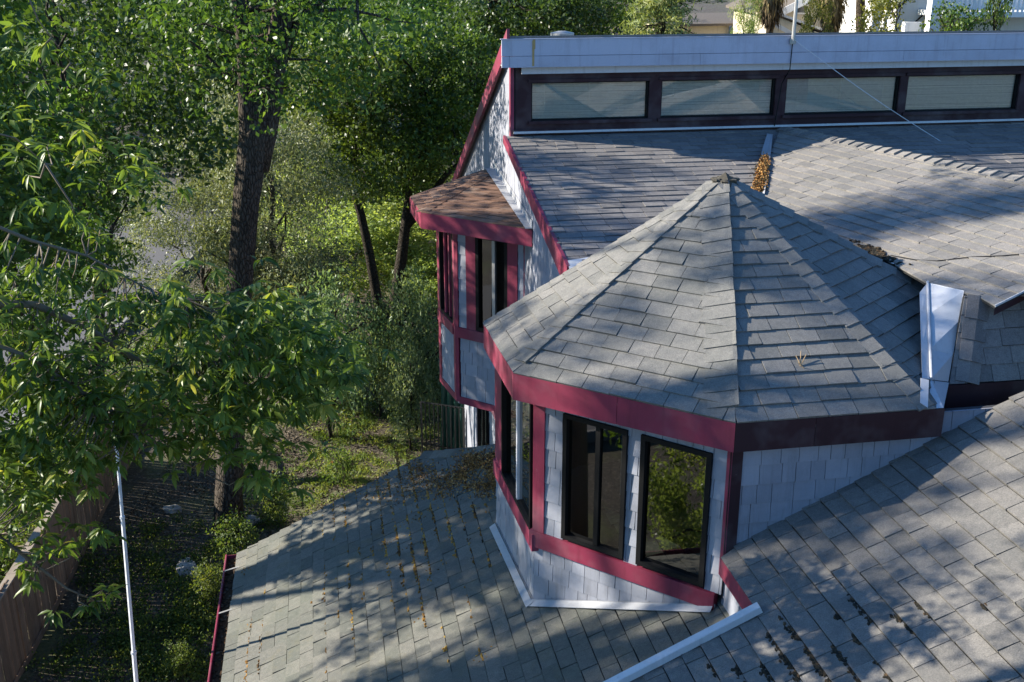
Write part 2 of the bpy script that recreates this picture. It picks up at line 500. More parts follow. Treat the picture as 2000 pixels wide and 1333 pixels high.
# walls
tAw = tA + .09 * (ctr - tA); tBw = tB + .10 * (ctr - tB); tCw = tC + .05 * (ctr - tC); tDw = V(5.95, tCw[1])
class Wall:
    """a vertical wall: s runs along it, z up, n outwards"""
    def __init__(s, p, q, flip=False):
        s.p = V(*p[:2]); d = V(*q[:2]) - s.p; s.len = np.linalg.norm(d); s.d = d / s.len
        n = V(s.d[1], -s.d[0]); s.n2 = -n if flip else n
        s.D = s.d[0] * E1 + s.d[1] * E2; s.Nn = s.n2[0] * E1 + s.n2[1] * E2
        s.O = W(s.p[0], s.p[1], 0)
        s.PL = (s.O, s.Nn)
    def pt(s, a, z, n=0.): return s.O + s.D * a + EZ * z + s.Nn * n
    def sz(s, x, y, n=0.):
        p = on(x, y, (s.O + s.Nn * n, s.Nn)); r = p - s.O
        return r @ s.D, p[2]
    def box(s, mb, a0, a1, z0, z1, n0, n1, tint=.5):
        mb.prism([s.pt(a0, z0, n1), s.pt(a1, z0, n1), s.pt(a1, z1, n1), s.pt(a0, z1, n1)], s.Nn * (n0 - n1), tint)
    def quad(s, mb, pts, n0, n1, tint=.5):
        mb.prism([s.pt(a, z, n1) for a, z in pts], s.Nn * (n0 - n1), tint)
    def siding(s, name, polys, seed, parent=house, mat=None, expo=.215, wr=(.10, .24), back=True, thick=.013):
        mb = MB(); P = [[s.pt(a, z) for a, z in q] for q in polys]
        shingles(mb, P, s.Nn, V(0, 0, -1), expo, .2, thick, gap=.006, seed=seed, jit=.006, wr=wr, lift=.5)
        o = build(mb, name, mat or M['wall'], parent)
        if back:
            b = MB()
            for q in polys: s.quad(b, q, -.06, -.002)
            build(b, 'sheathing', M['wall_base'], o)
        return o
def bx(wall, name, mat, a0, a1, z0, z1, n0, n1, parent=house, tint=None):
    mb = MB(); wall.box(mb, a0, a1, z0, z1, n0, n1, random.random() if tint is None else tint)
    return build(mb, name, mat, parent)
def R_(a0, a1, z0, z1): return [(a0, z0), (a1, z0), (a1, z1), (a0, z1)]

def window(wall, a0, a1, z0, z1, panes=2, fw=.045, n=.02, parent=house, glass=None, meet='black', mulls=None, name='window'):
    """black framed window: the frame is the part, each pane a sub-part"""
    mb = MB()
    d0, d1 = n - .09, n + .03
    wall.box(mb, a0, a0 + fw, z0, z1, d0, d1); wall.box(mb, a1 - fw, a1, z0, z1, d0, d1)
    wall.box(mb, a0 + fw, a1 - fw, z0, z0 + fw, d0, d1); wall.box(mb, a0 + fw, a1 - fw, z1 - fw, z1, d0, d1)
    fr = build(mb, name, M['black'], parent)
    cuts = mulls if mulls is not None else [a0 + (a1 - a0) * k / panes for k in range(1, panes)]
    edges = [a0 + fw] + list(cuts) + [a1 - fw]
    for c in cuts:
        bx(wall, 'mullion', M[meet], c - .028, c + .028, z0 + fw, z1 - fw, n - .05, n + .015, fr)
    for i in range(len(edges) - 1):
        l, r = edges[i] + (.028 if i else 0), edges[i + 1] - (.028 if i < len(edges) - 2 else 0)
        nn = n - .03 + (.012 if i % 2 else 0)
        g = MB(); g.add([wall.pt(l, z0 + fw, nn), wall.pt(r, z0 + fw, nn), wall.pt(r, z1 - fw, nn), wall.pt(l, z1 - fw, nn)], [(0, 1, 2, 3)])
        build(g, 'pane', glass or M['glass'], fr)
    return fr

wAB = Wall(tAw, tBw); wBC = Wall(tBw, tCw); wCD = Wall(tCw, tDw)
ZB = -8.3
# left face of the turret
zs0, zs1 = -6.46, -6.245
wAB.siding('turret_wall', [R_(-.5, wAB.len, ZB, zs0)], 61)
bx(wAB, 'sill_band', M['maroon'], -.5, wAB.len + .05, zs0, zs1, -.05, .05)
bx(wAB, 'corner_board', M['maroon'], wAB.len - .03, wAB.len + .022, zs1, Ze - .08, -.05, .022)
bx(wAB, 'corner_board', M['maroon'], -.5, -.03, zs1, Ze - .08, -.05, .022)
window(wAB, 0.0, wAB.len - .05, zs1 + .005, Ze - .32, mulls=[.78], meet='trim_light')
bx(wAB, 'lintel', M['maroon'], -.03, wAB.len, Ze - .315, Ze - .08, -.05, .01)
# front face
fz0, fz1 = -6.40, -6.20
w1 = (.39, 1.19); w2 = (1.355, 2.16); wz0, wz1 = -6.165, -4.63
LEN = wBC.len
wBC.siding('turret_wall', [R_(.0, LEN, ZB, fz0)], 62)
for i_, q_ in enumerate((R_(.14, w1[0], fz1, Ze - .1), R_(w1[1], w2[0], fz1, Ze - .1), R_(w2[1], LEN, fz1, Ze - .1), R_(w1[0], w1[1], wz1, Ze - .1), R_(w2[0], w2[1], wz1, Ze - .1))): wBC.siding('turret_wall', [q_], 161 + i_)
bx(wBC, 'sill_band', M['maroon'], -.05, 2.29, fz0, fz1, -.05, .05)
bx(wBC, 'corner_board', M['maroon'], -.01, .14, fz1 + .002, Ze - .08, -.05, .032)
wf = window(wBC, w1[0], w1[1], wz0, wz1, mulls=[.83], fw=.05)
window(wBC, w2[0], w2[1], wz0, wz1, panes=1, fw=.055)
for i, (a, zt, zb) in enumerate(((1.03, -4.75, -5.5), (2.02, -4.78, -5.6))):
    mb = MB(); mb.tube([wBC.pt(a, zt, -.14), wBC.pt(a, zb, -.14)], .007, 6); build(mb, 'blind_wand', M['white'], house)
# right face
wCD.siding('turret_wall', [R_(.02, wCD.len + 1.6, ZB + 1.2, Ze - .1)], 63, wr=(.12, .24))
bx(wCD, 'corner_board', M['maroon_shaded'], -.02, .11, -5.90, Ze - .08, -.05, .028)
bx(wBC, 'corner_board', M['maroon'], LEN - .035, LEN + .02, -5.90, Ze - .08, -.04, .026)
# room behind the panes
zfl = -6.6
mb = MB()
inn = [tAw + .1 * (ctr - tAw), tBw + .08 * (ctr - tBw), tCw + .08 * (ctr - tCw), tDw + .06 * (ctr - tDw), ctr + V(1.2, 1.4), ctr + V(-1.4, 1.2)]
mb.prism([P3(q, zfl) for q in inn], (0, 0, -.08), .3)
for i in (4,):
    a, b = inn[i], inn[(i + 1) % 6]
    mb.prism([P3(a, zfl), P3(b, zfl), P3(b, Ze - .12), P3(a, Ze - .12)], V(0, .03, 0), .6)
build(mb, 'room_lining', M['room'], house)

# ---- lower roofs ---------------------------------------------------
k_ = .4965
RN = nrm(EZ - k_ * E1); LN = RN
RPL = (W(4.412 * S, 10.522 * S, -6.491 * S), RN); LPL = (W(2.503 * S, 12.217 * S, -8.208 * S), LN)
def zR(a): return -6.491 * S + k_ * (a - 4.412 * S)
def zL(a): return -8.208 * S + k_ * (a - 2.503 * S)
def pR(a, b): return W(a, b, zR(a))
def pL(a, b): return W(a, b, zL(a))
a_g = -1.72; b_far = 16.05; b_st = 8.12; a_ev = 3.77
roof_face('lower_roof', [pL(a_g, b_far), pL(a_g, 3.5), pL(3.4, 3.5), pL(4.2, 8.2), pL(4.2, 9.3), pL(2.9, 13.4), pL(2.52, 14.97), pL(1.386, b_far)], M['shingle_moss'], house, down=-E1 - k_ * EZ, expo=.2, tab=.30, thick=.021, seed=71, lift=.9, seam=.011)
roof_face('lower_roof', [pR(a_ev, 9.12), pR(a_ev, b_st), pR(1.6, b_st), pR(1.6, 3.5), pR(13, 3.5), pR(13, tCw[1] - .01), pR(4.0, tCw[1] - .01)], M['shingle_right'], house, down=-E1 - k_ * EZ, expo=.2, tab=.30, thick=.021, seed=72, lift=.9, seam=.006)
# rake and ridge caps of the lower left roof
mb = MB()
bk = nrm(E2 * .9 - EZ * .35)
hip_caps(mb, pL(1.386, b_far), pL(2.62, 14.82), side_dir(nrm(pL(2.62, 14.82) - pL(1.386, b_far)), LN, pL(0, 14) - pL(1.386, b_far)), side_dir(nrm(pL(2.62, 14.82) - pL(1.386, b_far)), nrm(E2 * .4 + EZ), E2), LN, nrm(E2 * .4 + EZ), wing=.17, expo=.21, thick=.03, seed=74)
build(mb, 'ridge_cap', M['shingle_moss'], house)
mb = MB(); mb.prism([pL(a_g, b_far + .02) - LN * .01, pL(1.386, b_far + .02) - LN * .01, pL(1.386, b_far + .02) - EZ * .2, pL(a_g, b_far + .02) - EZ * .2], -E2 * .04)
build(mb, 'barge_board', M['maroon'], house)
# hidden slope behind the ridge
mb = MB(); mb.prism([pL(1.386, b_far), pL(2.62, 14.82), pL(2.62, 14.82) + E1 * 1.2 + E2 * 1.0 - EZ * .3, pL(1.386, b_far) + E1 * 1.6 + E2 * .3 - EZ * .4], (0, 0, -.05)); build(mb, 'lower_roof', M['shingle_moss'], house)
# walls carrying the lower roofs
for (p, q, zt) in ((V(a_g + .45, 3.6), V(a_g + .45, b_far - .2), zL(a_g) - .05), (V(a_g + .45, b_far - .2), V(3.1, b_far - .2), zL(a_g) - .05)):
    w_ = Wall(p, q); mb = MB(); w_.box(mb, 0, w_.len, -CAM_H, zt, -.12, 0); build(mb, 'wall', M['wall'], house)
# step between the two lower roofs: short wall with its maroon eave board
wE = Wall(V(a_ev + .10, tBw[1] + .5), V(a_ev + .10, b_st - .03), flip=False)
if wE.Nn @ E1 > 0: wE = Wall(V(a_ev + .10, 9.6), V(a_ev + .10, b_st), flip=True)
sA, sB = wE.sz(1400, 1150)[0], wE.len
wE.siding('step_wall', [R_(2.14, sB, zL(a_ev) - .4, zR(a_ev) - .03)], 64, wr=(.14, .24), expo=.4)
mb = MB(); mb.prism([pR(a_ev, 9.17) - RN * .004, pR(a_ev, b_st + .0) - RN * .004, pR(a_ev, b_st) - EZ * .2, pR(a_ev, 9.17) - EZ * .2], E1 * .04)
build(mb, 'eave_board', M['maroon'], house)
mb = MB(); mb.prism([pR(a_ev, b_st + .012), pR(1.6, b_st + .012), pL(1.6, b_st + .012) - EZ * .1, pL(a_ev, b_st + .012) - EZ * .1], -E2 * .03)
build(mb, 'step_wall', M['wall'], house)
# downspout lying along the roof edge
mb = MB()
p, q = pR(a_ev + .03, b_st + .01) + RN * .06, pR(1.2, b_st + .06) + RN * .06
d = nrm(q - p); sdv = nrm(np.cross(d, RN))
hw, hh, tk = .042, .032, .004
for (oy, oz, wy, wz) in ((0, hh, hw, tk), (0, -hh, hw, tk), (hw, 0, tk, hh), (-hw, 0, tk, hh)):
    c = p + sdv * oy + RN * oz
    mb.prism([c - sdv * wy - RN * wz, c + sdv * wy - RN * wz, c + sdv * wy + RN * wz, c - sdv * wy + RN * wz], q - p)
build(mb, 'downspout', M['white'], house)
mb = MB(); c = p + d * .012
mb.prism([c - sdv * .045 - RN * .03, c + sdv * .045 - RN * .03, c + sdv * .045 + RN * .03, c - sdv * .045 + RN * .03], d * .004); build(mb, 'downspout_mouth', M['black'], house)
# gutter with straps and litter
a_l = -1.90
mb = MB(); zg = zL(a_g)
mb.prism([W(a_l, 3.5, zg + .0), W(a_l, b_far, zg + .0), W(a_l, b_far, zg - .13), W(a_l, 3.5, zg - .13)], E1 * .012)
mb.prism([W(a_l, 3.5, zg - .13), W(a_l, b_far, zg - .13), W(a_g + .03, b_far, zg - .13), W(a_g + .03, 3.5, zg - .13)], -EZ * .01)
mb.prism([W(a_l, b_far, zg), W(a_g + .03, b_far, zg), W(a_g + .03, b_far, zg - .13), W(a_l, b_far, zg - .13)], -E2 * .01)
mb.tube([W(a_l, 3.5, zg + .004), W(a_l, b_far, zg + .004)], .016, 6)
gut = build(mb, 'gutter', M['maroon'], house)
for b in (15.55, 14.35, 12.3, 10.6, 8.8):
    mb = MB(); mb.prism([W(a_l, b, zg + .016), W(a_g + .06, b + .05, zg + .05), W(a_g + .06, b + .015, zg + .05), W(a_l, b - .035, zg + .016)], -EZ * .005); build(mb, 'gutter_strap', M['zinc'], gut)
mb = MB(); mb.prism([W(a_l + .02, 3.5, zg - .07), W(a_l + .02, b_far - .02, zg - .07), W(a_g + .02, b_far - .02, zg - .05), W(a_g + .02, 3.5, zg - .05)], -EZ * .02)
R = random.Random(5)
for i in range(420):
    b = R.uniform(8, 16); c = W(R.uniform(a_l + .02, a_g + .01), b, zg - .055)
    mb.lump(c, (R.uniform(.012, .035), R.uniform(.012, .035), .015), i, R.random(), 3, .5)
build(mb, 'gutter_litter', mat_shingle('litter_dark', [(.03, .022, .015), (.06, .035, .02), (.12, .06, .025), (.16, .12, .09)], (.03, .02, .015), .5), gut)
# flashing where the turret meets the lower left roof
mb = MB()
def on_wall_roof(w_, s, n): 
    q = w_.pt(s, 0, n); a = q @ E1
    return q + EZ * zL(a)
for (w_, s0, s1) in ((wAB, -.45, wAB.len + .07), (wBC, -.02, 2.30)):
    mb.prism([on_wall_roof(w_, s0, .015) + LN * .062, on_wall_roof(w_, s1, .015) + LN * .062, on_wall_roof(w_, s1, .10) + LN * .046, on_wall_roof(w_, s0, .10) + LN * .046], -LN * .006, .6)
    mb.prism([on_wall_roof(w_, s0, .028) + EZ * .03, on_wall_roof(w_, s1, .028) + EZ * .03, on_wall_roof(w_, s1, .028) + EZ * .07, on_wall_roof(w_, s0, .028) + EZ * .07], -w_.Nn * .006, .6)
build(mb, 'flashing', M['flash'], house)

# ---- main roof, cross gable ----------------------------------------
K = on(1525, 255, CLP); Vv = on(1475, 385, MAINP)
bq = H(on(1108, 515, MAINP))[1]; a0m = H(P0)[0]
def pM(a, b): return W(a, b, Z_TOP - M_MAIN * (B_CL - b))
hK, hV = H(K), H(Vv)
va = lambda b: hK[0] + (hV[0] - hK[0]) * (b - hK[1]) / (hV[1] - hK[1])
roof_face('main_roof', [pM(a0m, B_CL), pM(a0m, bq), pM(va(bq) + .2, bq), pM(hK[0], B_CL)], M['shingle_main'], house, down=-E2 - M_MAIN * EZ, expo=.187, tab=.32, thick=.012, seed=81, lift=1.3)
roof_face('main_roof', [pM(hK[0], B_CL), pM(hK[0] + .3, B_CL - 3.2), pM(hK[0] + 1.5, 11.2), pM(18, 11.2), pM(18, B_CL)], M['shingle_main'], house, down=-E2 - M_MAIN * EZ, expo=.187, tab=.32, thick=.012, seed=82, lift=1.3)
az = math.radians(-65.7); rd = V(math.cos(az), math.sin(az), 0); rn = V(-rd[1], rd[0], 0)
K2 = K + EZ * .04
Rg = on(2000, 355, (K2, rn)); Rg[2] = K2[2]
GN = plane_of(K2, Vv + EZ * .02, Rg); GPL = (K2, GN)
R2 = K2 + (Rg - K2) * 2.3
gd = nrm(V(GN[0], GN[1], 0)) - EZ * (math.hypot(GN[0], GN[1]) / GN[2])
gp = [on(*q, GPL) for q in ((2260, 440), (1943, 599), (1912, 581), (1882, 574), (1812, 556), (1755, 523), (1700, 494), (1600, 446), (1470, 388))]
gp[0] = gp[1] + (gp[0] - gp[1]) * 1.9
w_in = nrm(V(-(gp[0] - gp[1])[1], (gp[0] - gp[1])[0], 0)) * .22
mb = MB(); mb.prism([gp[1] + w_in - EZ * .05, gp[0] + w_in - EZ * .05, gp[0] + w_in - EZ * 1.6, gp[1] + w_in - EZ * 1.6], w_in * .3); build(mb, 'wall', M['maroon_shaded'], house)
roof_face('gable_roof', [K2, R2] + gp, M['shingle_gable'], house, down=gd, expo=.187, tab=.31, thick=.016, seed=83, lift=.7, slab=.025)
GN2 = nrm(GN - 2 * (GN @ rn) * rn)
gd2 = V(-gd[0], -gd[1], gd[2])
mb = MB(); mb.prism([K2, R2, R2 + gd2 * 4.5, K2 + gd2 * .3], -EZ * .05); build(mb, 'gable_roof', M['shingle_gable'], house)
mb = MB(); u = nrm(R2 - K2)
hip_caps(mb, R2, K2 + u * .05, nrm(gd), nrm(gd2), GN, GN2, wing=.15, expo=.2, thick=.03, seed=85)
build(mb, 'ridge_cap', M['shingle_gable'], house)
# gable eave board under its lower right edge
mb = MB(); mb.prism([gp[1] - GN * .004, gp[0] - GN * .004, gp[0] - EZ * .13, gp[1] - EZ * .10], E1 * .03 - E2 * -.03); build(mb, 'eave_board', M['maroon_shaded'], house)
mb = MB(); mb.prism([gp[1] + GN * .018, gp[0] + GN * .018, gp[0] - GN * .006, gp[1] - GN * .006], V(.0, -.012, 0)); build(mb, 'drip_edge', M['white'], house)
# valley tin with leaf litter between main roof and gable roof
mb = MB()
q = [on(*p_, MAINP) + EZ * .06 for p_ in ((1498, 268), (1488, 300), (1478, 345), (1470, 385))]
q2 = [on(*p_, GPL) + GN * .05 for p_ in ((1510, 268), (1507, 300), (1500, 345), (1494, 385))]
mid = [on(*p_, MAINP) + EZ * .045 for p_ in ((1506, 268), (1499, 300), (1489, 345), (1481, 385))]
for i in range(3):
    mb.prism([q[i], q[i + 1], mid[i + 1], mid[i]], -EZ * .004); mb.prism([mid[i], mid[i + 1], q2[i + 1], q2[i]], -EZ * .004)
build(mb, 'valley_flashing', M['flash'], house)
# wing roof to the right of the turret
b_w = H(atz(1850, 752, Ze))[1]; _g = H(on(1911, 584, GPL) - GN * .03); kw = (_g[2] - Ze) / (_g[1] - b_w)
def pW(a, b): return W(a, b, Ze + kw * (b - b_w))
WPL = (W(6, b_w, Ze), nrm(EZ - kw * E2))
aw0 = H(atz(1887, 749, Ze))[0]
wtop = on(1911, 584, WPL); hw_ = H(wtop)
roof_face('wing_roof', [pW(aw0, b_w), pW(13, b_w), pW(13, hw_[1]), pW(hw_[0], hw_[1])], M['shingle_main'], house, down=-E2 - kw * EZ, expo=.187, tab=.31, thick=.017, seed=87, lift=.6)
hb = pW(aw0, b_w)
aL = H(atz(1852, 752, Ze))[0]
lft = W(aL, b_w, Ze - .02)
tl = on(1882, 576, (wtop, nrm(EZ - .5 * E1 * -1)))
fN = plane_of(hb, wtop, hb - E1 * .5 - EZ * .22)
lft = on(1853, 751, (hb, fN)); tl = on(1884, 578, (hb, fN))
roof_face('wing_roof', [lft, hb, wtop, tl], M['shingle_main'], house, expo=.187, seed=88)
mb = MB(); u = nrm(wtop - hb)
hip_caps(mb, hb + u * .01, wtop, side_dir(u, fN, lft - hb), side_dir(u, WPL[1], E1), fN, WPL[1], wing=.125, expo=.187, thick=.02, seed=89)
build(mb, 'hip_cap', M['shingle_main'], house)
wWing = Wall(V(fD[0] - .3, b_w), V(13, b_w))
bx(wWing, 'fascia', M['maroon_shaded'], aL - fD[0] + .3, wWing.len, Ze - FH - .02, Ze - .01, -.04, .004)
wWing2 = Wall(V(fD[0] - .6, b_w + .14), V(13, b_w + .14))
wWing2.siding('wing_wall', [R_(0, wWing2.len, -5.6, Ze - .2)], 90, wr=(.14, .25))
# pan flashing in the valley between turret and wing
DEN = norms[3]; DEP = (APEX, DEN)
lerp4 = lambda p_, q_: [p_ + (q_ - p_) * t_ for t_ in (0, .34, .7, 1.)]
cr = lerp4(on(1812, 557, GPL) + GN * .03, on(1815, 745, DEP) + DEN * .03)
lf = lerp4(on(1796, 572, GPL) + GN * .0, on(1798, 742, DEP) + DEN * .025)
rt = lerp4(on(1883, 573, GPL) + GN * .03, on(1850, 746, (hb, fN)) + fN * .035)
mb = MB()
for i in range(3):
    mb.prism([cr[i], cr[i + 1], rt[i + 1], rt[i]], -EZ * .004, .7); mb.prism([lf[i], lf[i + 1], cr[i + 1], cr[i]], -EZ * .004, .5)
mb.tube([c + EZ * .012 for c in cr], .014, 6, .3)
CDN = norms[2]; CDP = (APEX, CDN)
lw = [on(x, y, CDP) + CDN * .03 for x, y in ((1796, 742), (1795, 790), (1810, 800), (1812, 746))]
mb.prism(lw, -CDN * .004, .5)
c0 = cr[3] + V(.0, -.02, -.01); r0 = rt[3] + V(0, -.02, -.01)
bl = on(1811, 800, (atz(1811, 798, Ze - .0), E2)); br = on(1843, 800, (atz(1843, 798, Ze), E2))
mb.prism([c0, on(1811, 799, (W(0, tC[1] - .012, 0), E2)), on(1843, 797, (W(0, tC[1] - .012, 0), E2)), r0], E2 * .02, .7)
build(mb, 'valley_pan', M['metal_pan'], house)
mb = MB()
tp = [on(x, y, DEP) + DEN * .055 for x, y in ((1735, 520), (1775, 541), (1812, 560), (1800, 545), (1760, 524))]
mb.prism(tp, -DEN * .004, .6); build(mb, 'ridge_flashing', M['metal_pan'], house)

# ---- clerestory ----------------------------------------------------
aL_ = H(on(1000, 265, CLP))[0]
wC = Wall(V(aL_, B_CL), V(aL_ + 14, B_CL))
cz = lambda x, y, n=0.: wC.sz(x, y, n)
base_z = cz(1000, 265)[1]; f_n = .26
ft = cz(980, 78, f_n); fb = cz(985, 133, f_n)
wins = [((1038, 165), (1266, 234)), ((1293, 158), (1511, 226)), ((1538, 152), (1752, 219)), ((1776, 145), (1985, 212))]
wr_ = []
zz0 = np.mean([cz(*b)[1] for a, b in wins]); zz1 = np.mean([cz(*a)[1] for a, b in wins])
for a, b in wins: wr_.append((cz(a[0], a[1])[0], cz(b[0], (b[1]))[0]))
wr_.append((wr_[-1][1] + .30, wr_[-1][1] + 2.35))
xs = [0] + [v for p_ in wr_ for v in p_] + [14]
mb = MB()
for i in range(0, len(xs), 2): wC.box(mb, xs[i], xs[i + 1], base_z, fb[1] + .02, -.12, 0, .3 + .1 * i % .5)
for a, b in wr_:
    wC.box(mb, a, b, base_z, zz0, -.12, 0, .4); wC.box(mb, a, b, zz1, fb[1] + .02, -.12, 0, .45)
cw = build(mb, 'clerestory_wall', M['maroon_shaded'], house)
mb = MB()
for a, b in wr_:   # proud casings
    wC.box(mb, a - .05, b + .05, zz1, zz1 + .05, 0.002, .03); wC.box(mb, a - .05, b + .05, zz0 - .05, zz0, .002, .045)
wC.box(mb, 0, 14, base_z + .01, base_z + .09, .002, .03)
build(mb, 'casing', M['maroon_shaded'], cw)
for i, (a, b) in enumerate(wr_):
    fr = window(wC, a, b, zz0, zz1, panes=1, fw=.022, n=-.07, glass=M['glass_clear'], name='clerestory_window')
    mb = MB(); nsl = int((zz1 - zz0) / .021); R = random.Random(i)
    for j in range(nsl):
        z = zz0 + .02 + j * .021
        s = R.uniform(-.0015, .0015)
        mb.add([wC.pt(a + .03, z - .009 + s, -.118), wC.pt(b - .03, z - .009 + s, -.118), wC.pt(b - .03, z + .0085 + s, -.130), wC.pt(a + .03, z + .0085 + s, -.130)], [(0, 1, 2, 3)], R.random())
    for f_ in (.12, .5, .88):
        c = a + (b - a) * f_; mb.add([wC.pt(c - .004, zz0, -.116), wC.pt(c + .004, zz0, -.116), wC.pt(c + .004, zz1, -.116), wC.pt(c - .004, zz1, -.116)], [(0, 1, 2, 3)])
    build(mb, 'blind', M['blind'], fr)
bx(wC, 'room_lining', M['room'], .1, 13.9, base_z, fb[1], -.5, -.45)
# parapet boards
mb = MB(); s0 = cz(980, 78, f_n)[0]; s1 = 14.2; zm = fb[1] + (ft[1] - fb[1]) * .40
wC.box(mb, s0, s1, zm + .006, ft[1], f_n - .04, f_n, .35)
x = s0; R = random.Random(4)
cuts = [s0, s0 + .12, s0 + 3.3, s0 + 6.9, s0 + 9.6, s1]
for i in range(len(cuts) - 1): wC.box(mb, cuts[i] + .002, cuts[i + 1] - .002, fb[1], zm, f_n - .04, f_n + .004, R.random())
par = build(mb, 'parapet_board', M['parapet'], house)
bx(wC, 'coping', M['parapet'], s0 - .02, s1, ft[1] + .001, ft[1] + .012, f_n - .06, f_n + .012, par)
mb = MB(); wC.box(mb, s0 + .49, s0 + .525, fb[1] + .02, ft[1] - .02, f_n + .0045, f_n + .006); wC.box(mb, s0 + .50, s0 + .54, ft[1] - .15, ft[1], f_n + .0045, f_n + .0065)
build(mb, 'rust_stain', mat_plain('rust_streak', (.36, .25, .10), .8, nscale=9, var=.35), par)
sf = cz(1017, 133)[0]
bx(wC, 'frieze_board', M['trim_light'], sf, 14, fb[1] - .12, fb[1] + .01, .045, .09, house)
bx(wC, 'soffit', M['soffit'], s0 + .02, 14, fb[1] + .012, fb[1] + .03, .0, f_n - .045, house)
bx(wC, 'base_flashing', M['white'], 0.02, 14, base_z + .03, base_z + .065, .005, .05, house)
# upper roof falling away behind the parapet + barge board
a_b = a0m
t0 = on(977, 92, (W(a_b, 0, 0), E1)); t1 = on(887, 340, (W(a_b, 0, 0), E1))
ht0, ht1 = H(t0), H(t1); sl = (ht0[2] - ht1[2]) / (ht1[1] - ht0[1])
def pU(a, b): return W(a, b, ht0[2] - sl * (b - ht0[1]))
bb = ht1[1] + .4
mb = MB(); mb.prism([pU(a_b + .03, B_CL - f_n + .05) - EZ * .09, pU(18, B_CL - f_n + .05) - EZ * .09, pU(18, bb), pU(a_b + .03, bb)], (0, 0, -.08)); build(mb, 'upper_roof', M['shingle_main'], house)
mb = MB(); mb.prism([pU(a_b, B_CL - f_n + .0), pU(a_b, bb), pU(a_b, bb) - EZ * .24, pU(a_b, B_CL - f_n) - EZ * .30], E1 * .045); build(mb, 'barge_board', M['maroon'], house)
mb = MB(); mb.prism([pU(a_b + .05, B_CL) - EZ * .12, pU(a_b + .05, bb) - EZ * .12, pU(aL_ + .1, bb) - EZ * .12, pU(aL_ + .1, B_CL) - EZ * .12], -EZ * .03); build(mb, 'soffit', M['soffit'], house)
# gable end wall
wG = Wall(V(aL_, 24.5), V(aL_, 11.5))
def gs(b): return 24.5 - b
zu = lambda b: ht0[2] - sl * (b - ht0[1]) - .13
zl = lambda b: Z_TOP - M_MAIN * (B_CL - b) - .03
prof = [(gs(24.5), -CAM_H), (gs(13.4), -CAM_H), (gs(13.4), zl(13.4)), (gs(B_CL), zl(B_CL)), (gs(B_CL), zu(B_CL)), (gs(24.5), zu(24.5))]
low_cut = -9.0
prof_up = [(gs(24.5), low_cut), (gs(13.4), low_cut)] + prof[2:]
wG.siding('gable_wall', [prof_up], 95, mat=M['wall'], wr=(.14, .26), thick=.007)
bx(wG, 'corner_board', M['maroon'], gs(B_CL) - .11, gs(B_CL) + .01, zl(B_CL) + .03, zu(B_CL) - .02, -.03, .028)
mb = MB(); wG.quad(mb, [(gs(24.5), -CAM_H), (gs(13.4), -CAM_H), (gs(13.4), low_cut - .001), (gs(24.5), low_cut - .001)], -.1, 0); build(mb, 'gable_wall', M['wall'], house)
# lower barge board (widens toward its foot)
mb = MB(); q0, q1 = pM(a0m - .02, B_CL + .02), pM(a0m - .02, bq - .12)
mb.prism([q0 + EZ * .02, q1 + EZ * .02, q1 - EZ * .30, q0 - EZ * .10], E1 * .045); build(mb, 'barge_board', M['maroon'], house)
mb = MB(); q0, q1 = pM(a0m, bq), pM(va(bq), bq)
mb.prism([q0, q1, q1 - EZ * .25, q0 - EZ * .25], E2 * .04); build(mb, 'eave_board', M['maroon'], house)
mb = MB(); e = [on(x, y, MAINP) + EZ * .02 for x, y in ((1109, 512), (1185, 500), (1180, 520), (1112, 530))]
mb.prism(e, -EZ * .004); build(mb, 'flashing', M['white'], house)
# body under the main roof
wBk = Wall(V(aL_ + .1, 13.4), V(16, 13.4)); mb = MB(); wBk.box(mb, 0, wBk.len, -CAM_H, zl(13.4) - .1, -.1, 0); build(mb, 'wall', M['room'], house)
# vent on the roof behind the parapet
vc = aty(1098, 70, 18.9)
mb = MB(); mb.tube([vc - EZ * .5, vc + EZ * .03], .16, 20, .4); mb.tube([vc - EZ * .015, vc + EZ * .045], .20, 24, .6); mb.tube([vc + EZ * .045, vc + EZ * .075], [.2, .07], 24, .8)
build(mb, 'roof_vent', M['zinc'], house)

# ---- bay -----------------------------------------------------------
zb_ = -3.85
P1, P2, P3_ = [H(atz(x, y, zb_)) for x, y in ((801, 386), (822, 416), (1043, 450))]
apx = on(965, 332, (W(aL_ - .02, 0, 0), E1))
P1, P2, P3_ = [W(*p_) for p_ in (P1, P2, P3_)]
P3_ = P3_ + (E1 * (aL_ - .02 - P3_ @ E1))
P0b = W(aL_ - .02, 20.9, zb_)
for i, (p_, q_) in enumerate(((P1, P2), (P2, P3_), (P0b, P1))):
    o, n = roof_face('bay_roof', [p_, q_, apx], M['shingle_brown'], house, expo=.17, tab=.30, thick=.012, seed=100 + i)
mb = MB(); u = nrm(apx - P2)
nA = plane_of(P1, P2, apx); nB = plane_of(P2, P3_, apx)
hip_caps(mb, P2 + u * .05, apx, side_dir(u, nA, P1 - P2), side_dir(u, nB, P3_ - P2), nA, nB, wing=.11, expo=.18, thick=.012, seed=107); build(mb, 'hip_cap', M['shingle_brown'], house)
mb = MB()
mb.prism([P3_ + nB * .03, apx + nB * .03, apx + nB * .03 - E1 * .16, P3_ + nB * .03 - E1 * .10 + EZ * .0], -nB * .004); mb.prism([P3_ + nB * .03, apx + nB * .03, apx + EZ * .14, P3_ + EZ * .14], E1 * .004); build(mb, 'flashing', M['flash'], house)
FB = .26
